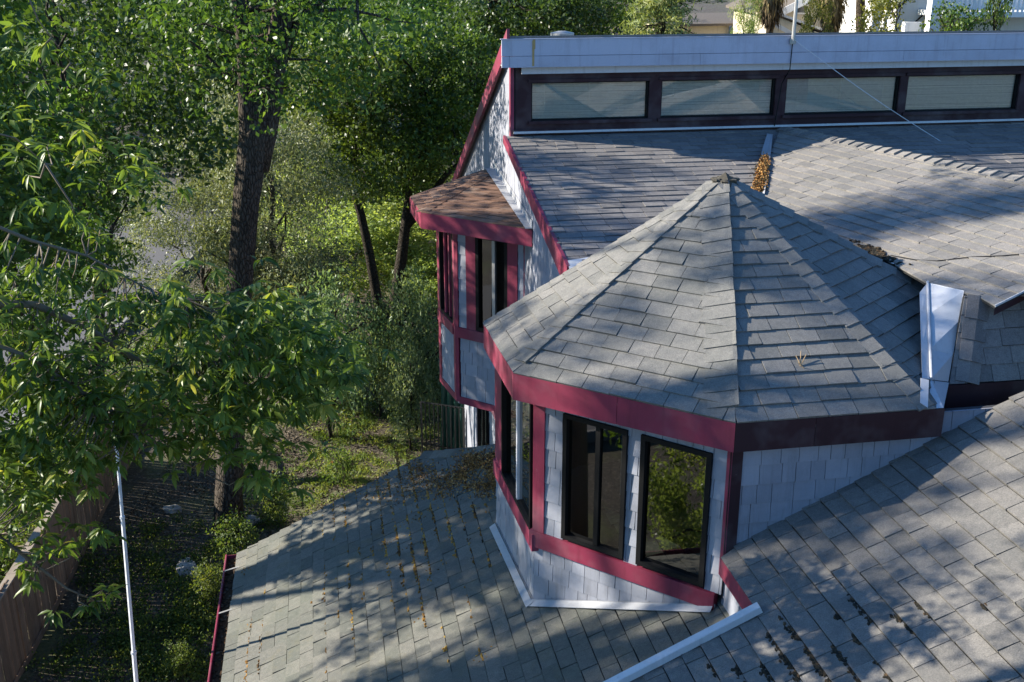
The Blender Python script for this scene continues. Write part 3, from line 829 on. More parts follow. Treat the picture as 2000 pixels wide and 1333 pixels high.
for (p_, q_) in ((P1, P2), (P2, P3_), (P0b, P1)):
    d = nrm(q_ - p_); n = np.cross(d, EZ); n = n if n @ (p_ - apx) > 0 else -n
    mb = MB(); mb.prism([p_ + n * .006 + EZ * .004, q_ + n * .006 + EZ * .004, q_ + n * .006 - EZ * FB, p_ + n * .006 - EZ * FB], -n * .035); build(mb, 'fascia', M['maroon'], house)
mb = MB(); mb.prism([P0b - EZ * .1, P1 - EZ * .1, P2 - EZ * .1, P3_ - EZ * .1], -EZ * .03); build(mb, 'soffit', M['soffit'], house)
# bay walls
def shift_to_x(P, dirv, x, z):
    lo, hi = 0., 1.2
    f = lambda t: (lambda q: 1000 + F_PX * q[0] / (q[1] * cP - q[2] * sP))(P + dirv * t + EZ * (z - P[2]))
    for _ in range(50):
        m = (lo + hi) / 2
        if f(m) < x: lo = m
        else: hi = m
    return H(P + dirv * lo)[:2]
b2 = shift_to_x(P2, nrm(E1 * .9 + E2 * .25), 891, -5.0)
b1 = shift_to_x(P1, nrm(E1 * .9 - E2 * .1), 857, -5.0)
dfr = H(P3_)[:2] - H(P2)[:2]; dfr = dfr / np.linalg.norm(dfr)
b3 = b2 + dfr * ((aL_ - b2[0]) / dfr[0])
wF = Wall(b2, b3); wL = Wall(b1, b2)
zbot = wF.sz(891, 782)[1]
fzz = lambda x, y: wF.sz(x, y)
zsl = fzz(905, 640)[1]
sA_ = lambda x, y=600: wF.sz(x, y)[0]
zt = zb_ - .1
c1, c2, c3, c4, c5, c6 = [sA_(x) for x in (897, 911, 931, 993, 1012, 1033)]
bx(wF, 'corner_board', M['maroon'], -.02, c1 - .0, zbot, zt, -.05, .035)
wF.siding('bay_wall', [R_(c1, c2 + .02, zsl, zt)], 110, wr=(.2, .3)); wF.siding('bay_wall', [R_(c5, c6, zsl, zt)], 113, wr=(.2, .3))
bx(wF, 'casing', M['maroon'], c2 + .02, c3, zsl, zt, -.05, .03); bx(wF, 'casing', M['maroon'], c4, c5, zsl, zt, -.05, .03); bx(wF, 'casing', M['maroon'], c6, wF.len - .002, zsl, zt, -.05, .03)
bx(wF, 'lintel', M['maroon'], c3, c4, zt - .26, zt, -.05, .028)
window(wF, c3 + .002, c4 - .002, zsl + .01, zt - .262, mulls=[c3 + (c4 - c3) * .55], meet='zinc', fw=.06, n=.0)
bx(wF, 'dark_panel', M['room'], c3 - .1, c4 + .1, zsl - .1, zt - .2, -.30, -.26)  # dark panel added behind the panes to keep them dark
zs_b = fzz(905, 660)[1]
bx(wF, 'sill_band', M['maroon'], c1, wF.len - .002, zs_b, zsl - .002, -.05, .045)
zp_b = fzz(905, 775)[1]
wF.siding('bay_wall', [R_(c1 + .02, wF.len - .002, zp_b, zs_b)], 111, wr=(.16, .26))
bx(wF, 'bottom_board', M['maroon'], c1, wF.len - .002, zbot - .02, zp_b, -.05, .04)
ll = wL.len
bx(wL, 'corner_board', M['maroon'], ll - .12, ll + .02, zbot, zt, -.05, .03)
zlw0 = zsl
wL.siding('bay_wall', [R_(.12, ll - .12, zbot + .1, zs_b)], 112, wr=(.16, .26))
bx(wL, 'sill_band', M['maroon'], 0, ll - .12, zs_b, zsl, -.05, .045)
bx(wL, 'bottom_board', M['maroon'], 0, ll - .12, zbot - .02, zbot + .1, -.05, .03)
bx(wL, 'corner_board', M['maroon'], -.02, .12, zbot, zt, -.05, .028)
window(wL, .125, ll - .125, zsl + .005, zt - .01, panes=3, meet='maroon', fw=.05, n=.0)
w0 = Wall(V(aL_, b1[1] + 1.2), b1); bx(w0, 'bay_wall', M['wall'], 0, w0.len - .01, zbot, zt, -.05, 0)
mb = MB(); mb.prism([P3(b1, zbot + .01), P3(b2, zbot + .01), P3(b3, zbot + .01), W(aL_, b1[1] + 1.2, zbot + .01)], -EZ * .05); build(mb, 'soffit', M['wall'], house)
mb = MB(); mb.prism([P3(b2 + .25 * (b3 - b2) + V(.2, .3), zbot), P3(b3, zbot), P3(b3 + V(0, .4), zt), P3(b2 + V(.5, .6), zt)], V(.02, .03, 0)); build(mb, 'room_lining', M['room'], house)
# ground floor window and trim seen under the bay
def gq(x, y): return wG.sz(x, y)
g0 = gq(937, 800)[0]
bx(wG, 'casing', M['maroon'], g0 - .06, g0 + .06, -CAM_H + .5, zbot - .3, .0, .05)
window(wG, g0 + .08, g0 + 1.4, -CAM_H + .7, zbot - .5, panes=2, n=.04, fw=.05)
bx(wG, 'casing', M['wall'], g0 - .28, g0 - .2, -CAM_H + .2, zbot - .3, .0, .05)
mb = MB(); mb.tube([W(aL_ - .05, 15.6, zbot - .9), P3(b2 + .55 * (b3 - b2), zbot - .02)], .05, 6); build(mb, 'bracket', M['maroon'], house)
# ================================================================== TERRAIN
def smooth(a, b, x):
    t = np.clip((x - a) / (b - a), 0, 1); return t * t * (3 - 2 * t)
def terrain(x, y):
    x = np.asarray(x, float); y = np.asarray(y, float)
    h = 7.9 * smooth(23, 33, y) * smooth(-1, 8, x)
    h = h + 7.5 * smooth(55, 120, y) * smooth(40, -60, x) 
    h = h + .12 * np.sin(x * .9 + 1) * np.cos(y * .7) + .05 * np.sin(x * 2.3) * np.sin(y * 1.9 + .6)
    road = smooth(-11.4, -13.0, x) * smooth(-26, -22, x)
    h = h * (1 - road)
    return h
def gz(x, y): return float(terrain(x, y)) - CAM_H

def mat_ground():
    m, nt, out = new_mat('woodland_soil')
    co = N(nt, 'ShaderNodeTexCoord').outputs['Object']
    n1 = noise(nt, .5, 6, .7, co); n2 = noise(nt, 9, 5, .75, co); v = N(nt, 'ShaderNodeTexVoronoi', Scale=22.0); nt.links.new(co, v.inputs['Vector'])
    r = ramp(nt, [(.25, (.028, .021, .014)), (.5, (.06, .046, .03)), (.75, (.13, .098, .062))])
    L(nt, n2, 0, r, 0)
    c = mixc(nt, mapr(nt, v.outputs['Color'], .72, .95), r.outputs[0], (.19, .155, .115))
    g = mixc(nt, n2.outputs[0], (.035, .055, .015), (.16, .15, .05))
    c = mixc(nt, mapr(nt, n1.outputs[0], .5, .64, 0, .8), c, g)
    b = N(nt, 'ShaderNodeBsdfPrincipled', Roughness=.95); nt.links.new(c, b.inputs['Base Color'])
    nt.links.new(bump(nt, n2.outputs[0], .8, .05), b.inputs['Normal']); L(nt, b, 0, out, 0)
    return m
M['soil'] = mat_ground()
M['asphalt'] = mat_plain('asphalt', (.095, .09, .092), .9, nscale=30, var=.25)
# one sheet to the horizon: fine near the house, coarse far away
gx = np.concatenate([np.linspace(-600, -40, 15), np.linspace(-36, 36, 91), np.linspace(40, 600, 15)])
gy = np.concatenate([np.linspace(-200, -10, 8), np.linspace(-6, 70, 96), np.linspace(75, 900, 20)])
GX, GY = np.meshgrid(gx, gy)
co = np.stack([GX.ravel(), GY.ravel(), terrain(GX, GY).ravel() - CAM_H], 1)
nx, ny = len(gx), len(gy)
ii = np.arange(nx - 1)[None, :] + (np.arange(ny - 1) * nx)[:, None]; ii = ii.ravel()
fc = np.stack([ii, ii + 1, ii + nx + 1, ii + nx], 1)
link_mesh('ground', co, fc, None, M['soil'], origin=(0, 0, -CAM_H), smooth=True, kind='structure', label='leaf-strewn brown yard soil sloping around the house')
rl = np.linspace(-10, 120, 40); rx = np.array([-21.5, -13.2]); 
RX = -13.2 - .0006 * (rl - 20) ** 2 * np.sign(rl - 20) * .5
co = np.concatenate([np.stack([RX - 8.3, rl, terrain(RX - 8.3, rl) * 0 - CAM_H + .16], 1), np.stack([RX, rl, rl * 0 - CAM_H + .16], 1)])
k = len(rl); i0 = np.arange(k - 1)
link_mesh('road', co, np.stack([i0, i0 + k, i0 + k + 1, i0 + 1], 1), None, M['asphalt'], kind='structure', label='grey asphalt street beyond the wooden fence')
co = np.concatenate([np.stack([RX + .004, rl, rl * 0 - CAM_H + z], 1) for z in (.0, .28)] + [np.stack([RX + .16, rl, rl * 0 - CAM_H + z], 1) for z in (.28, .0)])
fcs = np.concatenate([np.stack([i0 + j * k, i0 + (j + 1) * k, i0 + (j + 1) * k + 1, i0 + j * k + 1], 1) for j in range(3)])
link_mesh('kerb', co, fcs, None, mat_plain('concrete', (.12, .115, .11), .9), kind='structure', label='pale concrete kerb along the street')

# ================================================================== FOLIAGE
G_OAK = [(.0, (.022, .044, .010)), (.35, (.052, .095, .018)), (.7, (.098, .158, .026)), (1., (.18, .225, .045))]
G_DARK = [(.0, (.016, .036, .010)), (.4, (.038, .076, .018)), (.8, (.07, .12, .026)), (1., (.13, .17, .04))]
G_LIME = [(.0, (.12, .165, .045)), (.4, (.21, .28, .09)), (.75, (.30, .355, .13)), (1., (.40, .42, .19))]
G_OLIVE = [(.0, (.075, .095, .045)), (.4, (.15, .168, .085)), (.8, (.25, .252, .135)), (1., (.36, .33, .19))]
G_BIG = [(.0, (.038, .078, .016)), (.4, (.088, .155, .030)), (.75, (.135, .210, .038)), (.93, (.23, .28, .05)), (1., (.33, .34, .08))]
G_WEED = [(.0, (.035, .06, .015)), (.5, (.09, .14, .03)), (1., (.22, .24, .06))]
G_CEDAR = [(.0, (.10, .15, .05)), (.5, (.23, .29, .09)), (1., (.40, .42, .17))]
M['oak'] = mat_leaf('oak_leaf', G_OAK); M['dark'] = mat_leaf('dark_leaf', G_DARK); M['lime'] = mat_leaf('lime_leaf', G_LIME, .5)
M['olive'] = mat_leaf('olive_leaf', G_OLIVE, .25, .5); M['big'] = mat_leaf('glossy_large_leaf', G_BIG, .45, .4, .3)
M['weed'] = mat_leaf('weed_leaf', G_WEED, .4, .6); M['cedar'] = mat_leaf('cedar_needle', G_CEDAR, .3, .6)
M['bark'] = mat_bark('grey_brown_bark', (.055, .044, .034), (.13, .108, .085)); M['bark_dark'] = mat_bark('dark_bark', (.03, .024, .018), (.075, .06, .045), 12)
M['twig'] = mat_plain('pale_twig', (.13, .10, .07), .85)

def rand_dirs(n, R):
    v = R.normal(size=(n, 3)); return v / np.linalg.norm(v, axis=1, keepdims=True)
def leaf_quads(c, ln, wd, R, up=.5, droop=0.):
    """diamond leaves at points c; returns co, faces"""
    n = len(c)
    nn = rand_dirs(n, R); nn[:, 2] = nn[:, 2] * (1 - up) + up * np.abs(R.normal(size=n)) ; nn /= np.linalg.norm(nn, axis=1, keepdims=True)
    u = rand_dirs(n, R); u[:, 2] -= droop; u -= (u * nn).sum(1, keepdims=True) * nn; u /= np.linalg.norm(u, axis=1, keepdims=True) + 1e-9
    v = np.cross(nn, u)
    l = ln * R.uniform(.65, 1.25, (n, 1)); w = wd * R.uniform(.7, 1.2, (n, 1))
    co = np.stack([c - u * l * .5, c + v * w * .5 - u * l * .06, c + u * l * .5 - nn * l * .10, c - v * w * .5 - u * l * .06], 1).reshape(-1, 3)
    return co, np.arange(4 * n).reshape(n, 4)
def clump_points(centers, radii, per, R, shell=.55, flat=.75):
    out = []; tint = []
    for c, r in zip(centers, radii):
        n = max(3, int(per * r * r))
        d = rand_dirs(n, R); rr = r * (shell + (1 - shell) * R.random((n, 1))) * R.uniform(.75, 1.15, (n, 1))
        p = d * rr; p[:, 2] *= flat
        out.append(c + p); tint.append(np.clip(R.normal(.42, .10) + R.normal(0, .17, n), 0, 1))
    return np.concatenate(out), np.concatenate(tint)
def crown_clumps(c, r, n, R, rmin=.35, rmax=.8, hollow=.45):
    """clump centres through an ellipsoid crown, denser toward its outside, with a few outliers"""
    d = rand_dirs(n, R); rad = hollow + (1 - hollow) * R.random(n) ** .7
    rad *= R.uniform(.85, 1.12, n)
    return np.asarray(c) + d * rad[:, None] * np.asarray(r), R.uniform(rmin, rmax, n)

def limb_tube(mb, a, b, r0, r1, R, wob=.06, seg=6, k=5):
    pts = []
    a = np.array(a, float); b = np.array(b, float); L_ = np.linalg.norm(b - a)
    for i in range(k + 1):
        t = i / k; p = a + (b - a) * t + V(0, 0, 1) * math.sin(t * math.pi) * L_ * .06
        if 0 < i < k: p = p + R.normal(0, wob * L_ * .4, 3)
        pts.append(p)
    mb.tube(pts, [r0 + (r1 - r0) * i / k for i in range(k + 1)], seg, R.random())
    return pts

def proto_crown(seed, c, r, nclump, per, leaf, rmin, rmax, hollow=.45, up=.5, lean=0.):
    R = np.random.default_rng(seed)
    cc, rr = crown_clumps(c, r, nclump, R, rmin, rmax, hollow)
    p, t = clump_points(cc, rr, per, R)
    co, f = leaf_quads(p, leaf[0], leaf[1], R, up)
    return co, f, t, cc, rr

def to_mesh(name, co, f, tint, mat, smooth=False):
    me = bpy.data.meshes.new(name); nf, k = f.shape
    me.vertices.add(len(co)); me.vertices.foreach_set('co', co.astype(np.float32).ravel())
    me.loops.add(nf * k); me.loops.foreach_set('vertex_index', f.astype(np.int32).ravel())
    me.polygons.add(nf); me.polygons.foreach_set('loop_start', (np.arange(nf) * k).astype(np.int32))
    me.update(calc_edges=True)
    at = me.attributes.new('tint', 'FLOAT', 'FACE'); at.data.foreach_set('value', tint.astype(np.float32))
    me.materials.append(mat); return me
def mb_mesh(mb, name, mat, smooth=True):
    me = bpy.data.meshes.new(name); me.from_pydata(mb.v, [], mb.f); me.update()
    at = me.attributes.new('tint', 'FLOAT', 'FACE'); at.data.foreach_set('value', np.asarray(mb.t, np.float32))
    me.materials.append(mat)
    if smooth: me.polygons.foreach_set('use_smooth', np.ones(len(me.polygons), bool))
    return me

def make_kind(seed, h, c, r, nclump, per, leaf, mat, trunk_r, rmin=.4, rmax=.85, bark='bark', lean=(0, 0), nl=12, hollow=.45, up=.5):
    """meshes of one tree kind with its base at the origin: (trunk mesh, crown mesh)"""
    R = np.random.default_rng(seed)
    co, f, t, cc, rr = proto_crown(seed, c, r, nclump, per, leaf, rmin, rmax, hollow, up)
    mb = MB(); top = V(c[0] * .8, c[1] * .8, c[2] + r[2] * .35)
    pts = [V(0, 0, -.3)]; n = 7
    for i in range(1, n + 1):
        tt = i / n; pts.append(V(top[0] * tt + R.normal(0, .10), top[1] * tt + R.normal(0, .10), top[2] * tt))
    mb.tube(pts, [trunk_r * (1.25 if i == 0 else 1) * (1 - .75 * i / n) for i in range(n + 1)], 9, .5)
    for i in R.choice(len(cc), min(nl, len(cc)), False):
        j = min(n - 1, max(2, int(n * min(.95, (cc[i][2] / top[2]) * .8))))
        limb_tube(mb, pts[j], cc[i], trunk_r * .38 * (1 - .5 * j / n), .02, R)
    return mb_mesh(mb, 'trunk', M[bark]), to_mesh('crown', co, f, t, mat)

def place(name, kind, x, y, rot=0., sc_=1., label='', cat='tree', group=None, z=None, tilt=0., crown='crown'):
    tr, cr = kind
    o = bpy.data.objects.new(name, None); COL.objects.link(o)
    o.location = (x, y, (gz(x, y) if z is None else z) + CAM_H); o.rotation_euler = (tilt, 0, rot); o.scale = (sc_,) * 3 if not hasattr(sc_, '__len__') else sc_
    set_props(o, label, cat, group)
    for nm, me in (('trunk', tr), (crown, cr)):
        c = bpy.data.objects.new(nm, me); COL.objects.link(c); c.parent = o
    return o

DEN = 1.
K_OAK = make_kind(11, 10, (0, 0, 8.6), (3.2, 3.0, 3.6), 150, 240 * DEN, (.16, .085), M['oak'], .2)
K_OAK2 = make_kind(12, 10, (.4, 0, 8.2), (2.9, 3.4, 3.3), 140, 240 * DEN, (.15, .085), M['dark'], .2)
K_OAK3 = make_kind(13, 10, (-.3, .3, 7.6), (3.4, 3.0, 4.2), 150, 220 * DEN, (.17, .09), M['oak'], .22)
K_LIME = make_kind(14, 4, (0, 0, 2.6), (2.2, 2.0, 2.2), 95, 420 * DEN, (.15, .07), M['lime'], .1, .35, .7)
K_OLIVE = make_kind(15, 6, (0, 0, 3.8), (2.2, 2.0, 3.2), 140, 700 * DEN, (.11, .035), M['olive'], .12, .4, .75, up=.3)
M['sage'] = mat_leaf('sage_leaf', [(.0, (.06, .10, .05)), (.4, (.13, .19, .09)), (.8, (.25, .31, .17)), (1., (.38, .42, .26))], .4, .5)
K_BUSH = make_kind(16, 3, (0, 0, 1.4), (1.3, 1.2, 1.25), 55, 520 * DEN, (.10, .042), M['sage'], .05, .3, .55, 'bark_dark')
K_SHADE = make_kind(17, 14, (0, 0, 11.0), (3.6, 4.2, 5.6), 24, 480, (.17, .09), M['dark'], .5, .5, 1.25, hollow=.12, nl=24)

# ---- the tall forked trunk in the yard -------------------------------
YT = 21.2
t1 = empty('tall_tree', (atz(447, 1030, -CAM_H)[0], YT, -CAM_H), label='tall tree with a thick bare trunk forking high above the yard', cat='tree')
mb = MB()
pts = [aty(x, y, YT) for x, y in ((446, 1050), (447, 960), (455, 800), (466, 590), (480, 400), (497, 262), (506, 215))]
mb.tube(pts + [aty(511, 170, YT)], [.35, .30, .27, .255, .265, .30, .27, .12], 16, .5)
l1 = [aty(x, y, YT - .1) for x, y in ((490, 330), (485, 262), (481, 190), (479, 120), (470, 30), (445, -120), (420, -260))]
l2 = [aty(x, y, YT + .1) for x, y in ((500, 330), (513, 250), (526, 175), (541, 90), (560, -20), (600, -180), (620, -330))]
l3 = [aty(x, y, YT + .3) for x, y in ((520, 215), (552, 120), (580, 40), (640, -60))]
mb.tube(l1, [.17, .18, .165, .15, .13, .10, .05], 12, .5); mb.tube(l2, [.26, .30, .27, .22, .18, .13, .06], 12, .5); mb.tube(l3, [.12, .10, .08, .05], 8, .5)
R = np.random.default_rng(31)
tips = []
for ln in (l1, l2, l3):
    for i in range(2, len(ln)):
        for _ in range(3):
            e = ln[i] + R.normal(0, 1, 3) * V(1.7, 1.6, .9) + V(0, 0, .5); limb_tube(mb, ln[i], e, .05, .012, R); tips.append(e)
build(mb, 'trunk', M['bark'], t1, smooth=True)
cc = np.array(tips + [t + R.normal(0, .7, 3) for t in tips for _ in range(3)])
extra, _ = crown_clumps(aty(500, -170, YT + 1.8), (3.6, 3.0, 2.4), 100, R); cc = np.concatenate([cc, extra])
hang = [aty(x, y, YT - 1.2 + R.normal(0, .5)) for x, y in ((400, 60), (430, 110), (470, 120), (520, 100), (560, 90), (600, 60), (380, 20), (640, 110), (500, 40), (450, 30), (350, 90), (590, 20), (545, 150), (490, 150), (620, 30), (670, 60), (330, 30))]
cc = np.concatenate([cc, hang]); rr = R.uniform(.3, .7, len(cc))
p, t = clump_points(cc, rr, 210 * DEN, R); co, f = leaf_quads(p, .14, .075, R)
link_mesh('crown', co, f, t, M['oak'], t1)

# ---- slender dark trees behind the lattice fence ----------------------
def slender(name, Y, stems, crown_px, label, n=90, r=(.45, .9), leaf=(.16, .085), mat='oak', seed=1, per=300, depth=1.6):
    base = aty(stems[0][0], stems[0][1], Y)
    bx_, by_ = base[0], base[1]
    t = empty(name, (bx_, by_, gz(bx_, by_)), label=label, cat='tree', group='slender dark-trunked trees behind the house')
    R = np.random.default_rng(seed); mb = MB()
    for st, rad in stems[1]:
        pts = [aty(x, y, Y) for x, y in st]
        if rad[2]: pts = [V(pts[0][0], pts[0][1], gz(bx_, by_) - .2)] + pts
        m = len(pts); mb.tube(pts, [rad[0] + (rad[1] - rad[0]) * i / (m - 1) for i in range(m)], 9, .5)
    cc = []
    for (x, y, rx, ry) in crown_px:
        k = int(n / len(crown_px))
        for _ in range(k):
            th = R.uniform(0, 6.28); q = R.random() ** .5
            cc.append(aty(x + rx * q * math.cos(th), y + ry * q * math.sin(th), Y + R.normal(0, depth)))
    cc = np.array(cc)
    allp = [aty(x, y, Y) for st, _ in stems[1] for x, y in st]
    for i in range(0, len(cc), 4):
        d = [np.linalg.norm(cc[i] - q) for q in allp]; limb_tube(mb, allp[int(np.argmin(d))], cc[i], .045, .015, R)
    build(mb, 'trunk', M['bark_dark'], t, smooth=True)
    p, tt = clump_points(cc, R.uniform(r[0], r[1], len(cc)), per * DEN, R); co, f = leaf_quads(p, leaf[0], leaf[1], R)
    link_mesh('crown', co, f, tt, M[mat], t)
slender('slender_tree', 33, [(737, 590), [([(737, 590), (722, 500), (705, 420), (690, 370), (650, 320), (610, 275)], (.19, .08, True)), ([(700, 400), (690, 330), (700, 250)], (.10, .04, False)), ([(650, 320), (600, 240), (575, 160)], (.08, .03, False))]],
        [(640, 240, 70, 70), (700, 300, 60, 80), (620, 150, 90, 80), (720, 180, 70, 90)], 'slender dark tree whose trunk leans left behind the lattice fence', seed=41, n=110)
slender('slender_tree', 34.5, [(772, 585), [([(772, 585), (785, 500), (793, 430), (800, 380), (815, 300), (830, 200)], (.23, .10, True)), ([(795, 440), (830, 400), (868, 345), (895, 320)], (.15, .07, False)), ([(815, 300), (870, 240), (930, 190)], (.10, .04, False))]],
        [(800, 200, 110, 110), (860, 260, 60, 70), (900, 150, 90, 100), (790, 330, 60, 50), (780, 90, 120, 80)], 'slender dark tree with two upright stems near the bay window', seed=42, n=190)
slender('slender_tree', 41, [(955, 430), [([(955, 430), (940, 250), (930, 120), (960, 0)], (.16, .07, True)), ([(935, 200), (900, 240), (860, 280)], (.07, .03, False))]],
        [(930, 110, 60, 130), (880, 220, 40, 80), (1010, 20, 120, 60), (1110, 20, 70, 60)], 'dark dense tree rising right behind the roof parapet', seed=43, n=170, mat='dark')

# ---- woods on the left and behind --------------------------------------
def px_tree(name, kind, x, y, Y, hc, sc_, rot, label, group, cat='tree'):
    p = aty(x, y, Y)            # crown centre seen at this pixel; hc = crown-centre height of the kind
    g = gz(p[0], p[1]); s = (p[2] - g) / hc if sc_ is None else sc_
    return place(name, kind, p[0], p[1], rot, (s if sc_ is None else (sc_, sc_, (p[2] - g) / hc)), label, cat, group)
LG = 'leafy trees along the street side'
place('leafy_tree', K_OAK, -9.8, 17.0, .3, 1.12, 'leafy tree filling the upper left corner nearest the camera', 'tree', LG)
place('leafy_tree', K_OAK2, -9.9, 24.0, 1.2, 1.12, 'leafy tree left of the tall forked trunk, nearest to it', 'tree', LG)
px_tree('leafy_tree', K_OAK3, 30, 470, 20, 7.6, .66, 2.2, 'lower leafy tree at the left edge beside the street', LG)
px_tree('leafy_tree', K_OAK, 195, 440, 32, 8.6, .50, 4.2, 'small leafy tree in front of the street bend', LG)
BG = 'trees standing in the woods behind'
R = random.Random(3)
spots = [(60, 150, 56, 1.5), (210, 190, 60, 1.5), (360, 150, 54, 1.4), (500, 120, 57, 1.5), (620, 180, 55, 1.2), (700, 90, 52, 1.3), (840, 60, 54, 1.4), (960, 50, 50, 1.3), (1090, 25, 46, 1.2),
         (150, 20, 72, 2.0), (330, 30, 75, 2.0), (500, 15, 78, 2.0), (660, 15, 74, 1.9), (820, 10, 70, 1.8), (980, 5, 68, 1.8), (1150, -5, 60, 1.5), (1290, -20, 66, 1.6), (20, 330, 62, 1.2), (130, 340, 66, 1.1), (640, 330, 58, .7), (300, 310, 64, 1.1), (430, 290, 60, 1.0)]
for i, (x, y, Y, s) in enumerate(spots):
    kd, hc = ((K_OAK, 8.6), (K_OAK2, 8.2), (K_OAK3, 7.6))[i % 3]
    px_tree('woodland_tree', kd, x, y, Y, hc, s, R.uniform(0, 6.28), 'tall leafy tree standing in the woods behind the house and street', BG)
px_tree('olive_tree', K_OLIVE, 400, 480, 30, 3.8, 1.0, .4, 'grey-green olive-like tree left of the tall trunk', 'grey-green trees around the tall trunk')
px_tree('olive_tree', K_OLIVE, 535, 430, 29, 3.8, 1.0, 2.4, 'larger grey-green olive-like tree right of the tall trunk', 'grey-green trees around the tall trunk')
px_tree('olive_tree', K_OLIVE, 570, 600, 28.8, 3.8, .72, 4.0, 'low grey-green olive-like tree in front, beside the lattice fence', 'grey-green trees around the tall trunk')
LB = 'bright yellow-green bushes behind the lattice fence'
for i, (x, y, Y, s, lb) in enumerate(((690, 490, 38, 1.2, 'bright yellow-green bush left of the slender trunks'), (800, 470, 39, 1.3, 'bright yellow-green bush beside the bay window'), (640, 390, 42, 1.3, 'bright yellow-green bush highest behind the olive tree'), (760, 385, 43, 1.35, 'bright yellow-green bush between the two slender trunks'), (850, 540, 37, .9, 'bright yellow-green bush touching the house wall'))):
    px_tree('yellow_green_bush', K_LIME, x, y, Y, 2.6, s, i * 1.3, lb, LB, 'bush')
for i, (x, y, Y, s, lb) in enumerate(((812, 722, 26.6, .82, 'grey-green shrub in front of the lattice fence under the bay'), (800, 765, 25.4, .6, 'grey-green shrub beside the iron gate'), (735, 690, 27.6, .8, 'darker grey-green shrub by the grey fence post'), (790, 668, 27.2, .85, 'grey-green shrub reaching up to the lattice top'), (640, 690, 26, 1.1, 'grey-green shrub at the edge of the grass patch'))):
    p = aty(x, y, Y); place('grey_shrub', K_BUSH, p[0], p[1], i * 1.7, (s, s, (p[2] - gz(p[0], p[1])) / 1.4), lb, 'shrub', 'grey-green shrubs by the lattice fence')
# left-hand trees dapple the roofs; those behind the camera are added to cut skylight
SG = 'trees shading the house from the street side'
for i, (x, y, s, r) in enumerate(((-12.85, 18.26, (.6, .45, 1.0), 5.98), (-13.99, 11.88, (.6, .45, 1.0), .71), (-12.77, 16.07, (.5, .4, 1.2), .86), (-17.64, 12.7, (.75, .6, 1.35), 6.27), (-14.94, 15.98, (1, .8, 1.2), 5.96),
                                  (-8.0, -9.5, .95, 1.), (1.5, -11, 1.0, 3.), (11.0, -9.5, .95, 4.))):
    place('shade_tree', K_SHADE, x, y, r, s, 'tall leafy tree outside the view that shades the roofs', 'tree', SG)

# ---- big glossy leaves of the near tree ----------------------------------
def big_leaves(P, U, Nn, ln, wd, R):
    """folded pointed leaves: base, midrib, tip and two sides"""
    n = len(P); U = U / np.linalg.norm(U, axis=1, keepdims=True)
    Nn = Nn - (Nn * U).sum(1, keepdims=True) * U; Nn /= np.linalg.norm(Nn, axis=1, keepdims=True) + 1e-9
    Vv_ = np.cross(Nn, U); l = ln[:, None]; w = wd[:, None]
    q = [P, P + U * l * .33 + Vv_ * w * .5 + Nn * w * .22, P + U * l * .70 + Vv_ * w * .36 + Nn * w * .10 - Nn * l * .04, P + U * l - Nn * l * .16,
         P + U * l * .70 - Vv_ * w * .36 + Nn * w * .10 - Nn * l * .04, P + U * l * .33 - Vv_ * w * .5 + Nn * w * .22, P + U * l * .36 , P + U * l * .70 - Nn * l * .05]
    co = np.stack(q, 1).reshape(-1, 3); b = np.arange(n)[:, None] * 8
    f = np.concatenate([b + np.array([[0, 6, 1, 1]])[:, :], ], 0)
    tri = [[0, 6, 1], [1, 6, 7], [1, 7, 2], [2, 7, 3], [0, 5, 6], [5, 7, 6], [5, 4, 7], [4, 3, 7]]
    F = np.concatenate([b + np.array([t_]) for t_ in tri], 0)
    return co, F
R = np.random.default_rng(77)
nt_ = empty('large_leaved_tree', (-7.2, 7.4, gz(-7.2, 7.4)), label='near tree with large glossy pointed leaves reaching in from the left', cat='tree')
mb = MB()
tp = [V(-7.2, 7.4, gz(-7.2, 7.4) - .2), V(-7.1, 7.5, -9), V(-6.9, 7.7, -6.5), V(-6.6, 7.9, -4.6), V(-6.3, 8.2, -2.4), V(-6.1, 8.4, .6)]
mb.tube(tp, [.2, .17, .15, .13, .10, .05], 12, .5)
def bl(px, Y): return [aty(x, y, yy) for (x, y), yy in zip(px, Y)]
boughs = [([tp[3]] + bl([(-60, 596), (0, 593), (70, 596), (170, 640), (260, 700), (360, 720), (450, 700), (560, 690), (680, 680)], [8.6, 8.7, 8.8, 9.0, 9.2, 9.4, 9.6, 9.8, 10.1]), .045),
          ([tp[3]] + bl([(-40, 660), (60, 700), (150, 760), (260, 830), (350, 900), (430, 940)], [8.3, 8.4, 8.6, 8.8, 9.0, 9.1]), .03),
          ([tp[2]] + bl([(-50, 1010), (40, 1080), (130, 1150), (200, 1180)], [8.3, 8.5, 8.7, 8.8]), .03),
          ([tp[4]] + bl([(-60, 420), (60, 470), (170, 500), (280, 560), (380, 590)], [8.4, 8.6, 8.8, 9.0, 9.2]), .022),
          ([tp[5]] + bl([(-50, 250), (30, 270), (100, 330)], [7.0, 7.3, 7.6]), .012),
          ([tp[5]] + bl([(40, -40), (75, 40), (150, 140)], [7.5, 7.7, 7.9]), .011)]
for pts, r0 in boughs:
    m = len(pts); mb.tube(pts, [r0 * (1 - .85 * i / (m - 1)) for i in range(m)], 8, .6)
ros = []
def spray(px_list, Yr, k, spread):
    for (x, y) in px_list:
        for _ in range(k):
            ros.append(aty(x + R.normal(0, spread), y + R.normal(0, spread * .8), R.uniform(*Yr)))
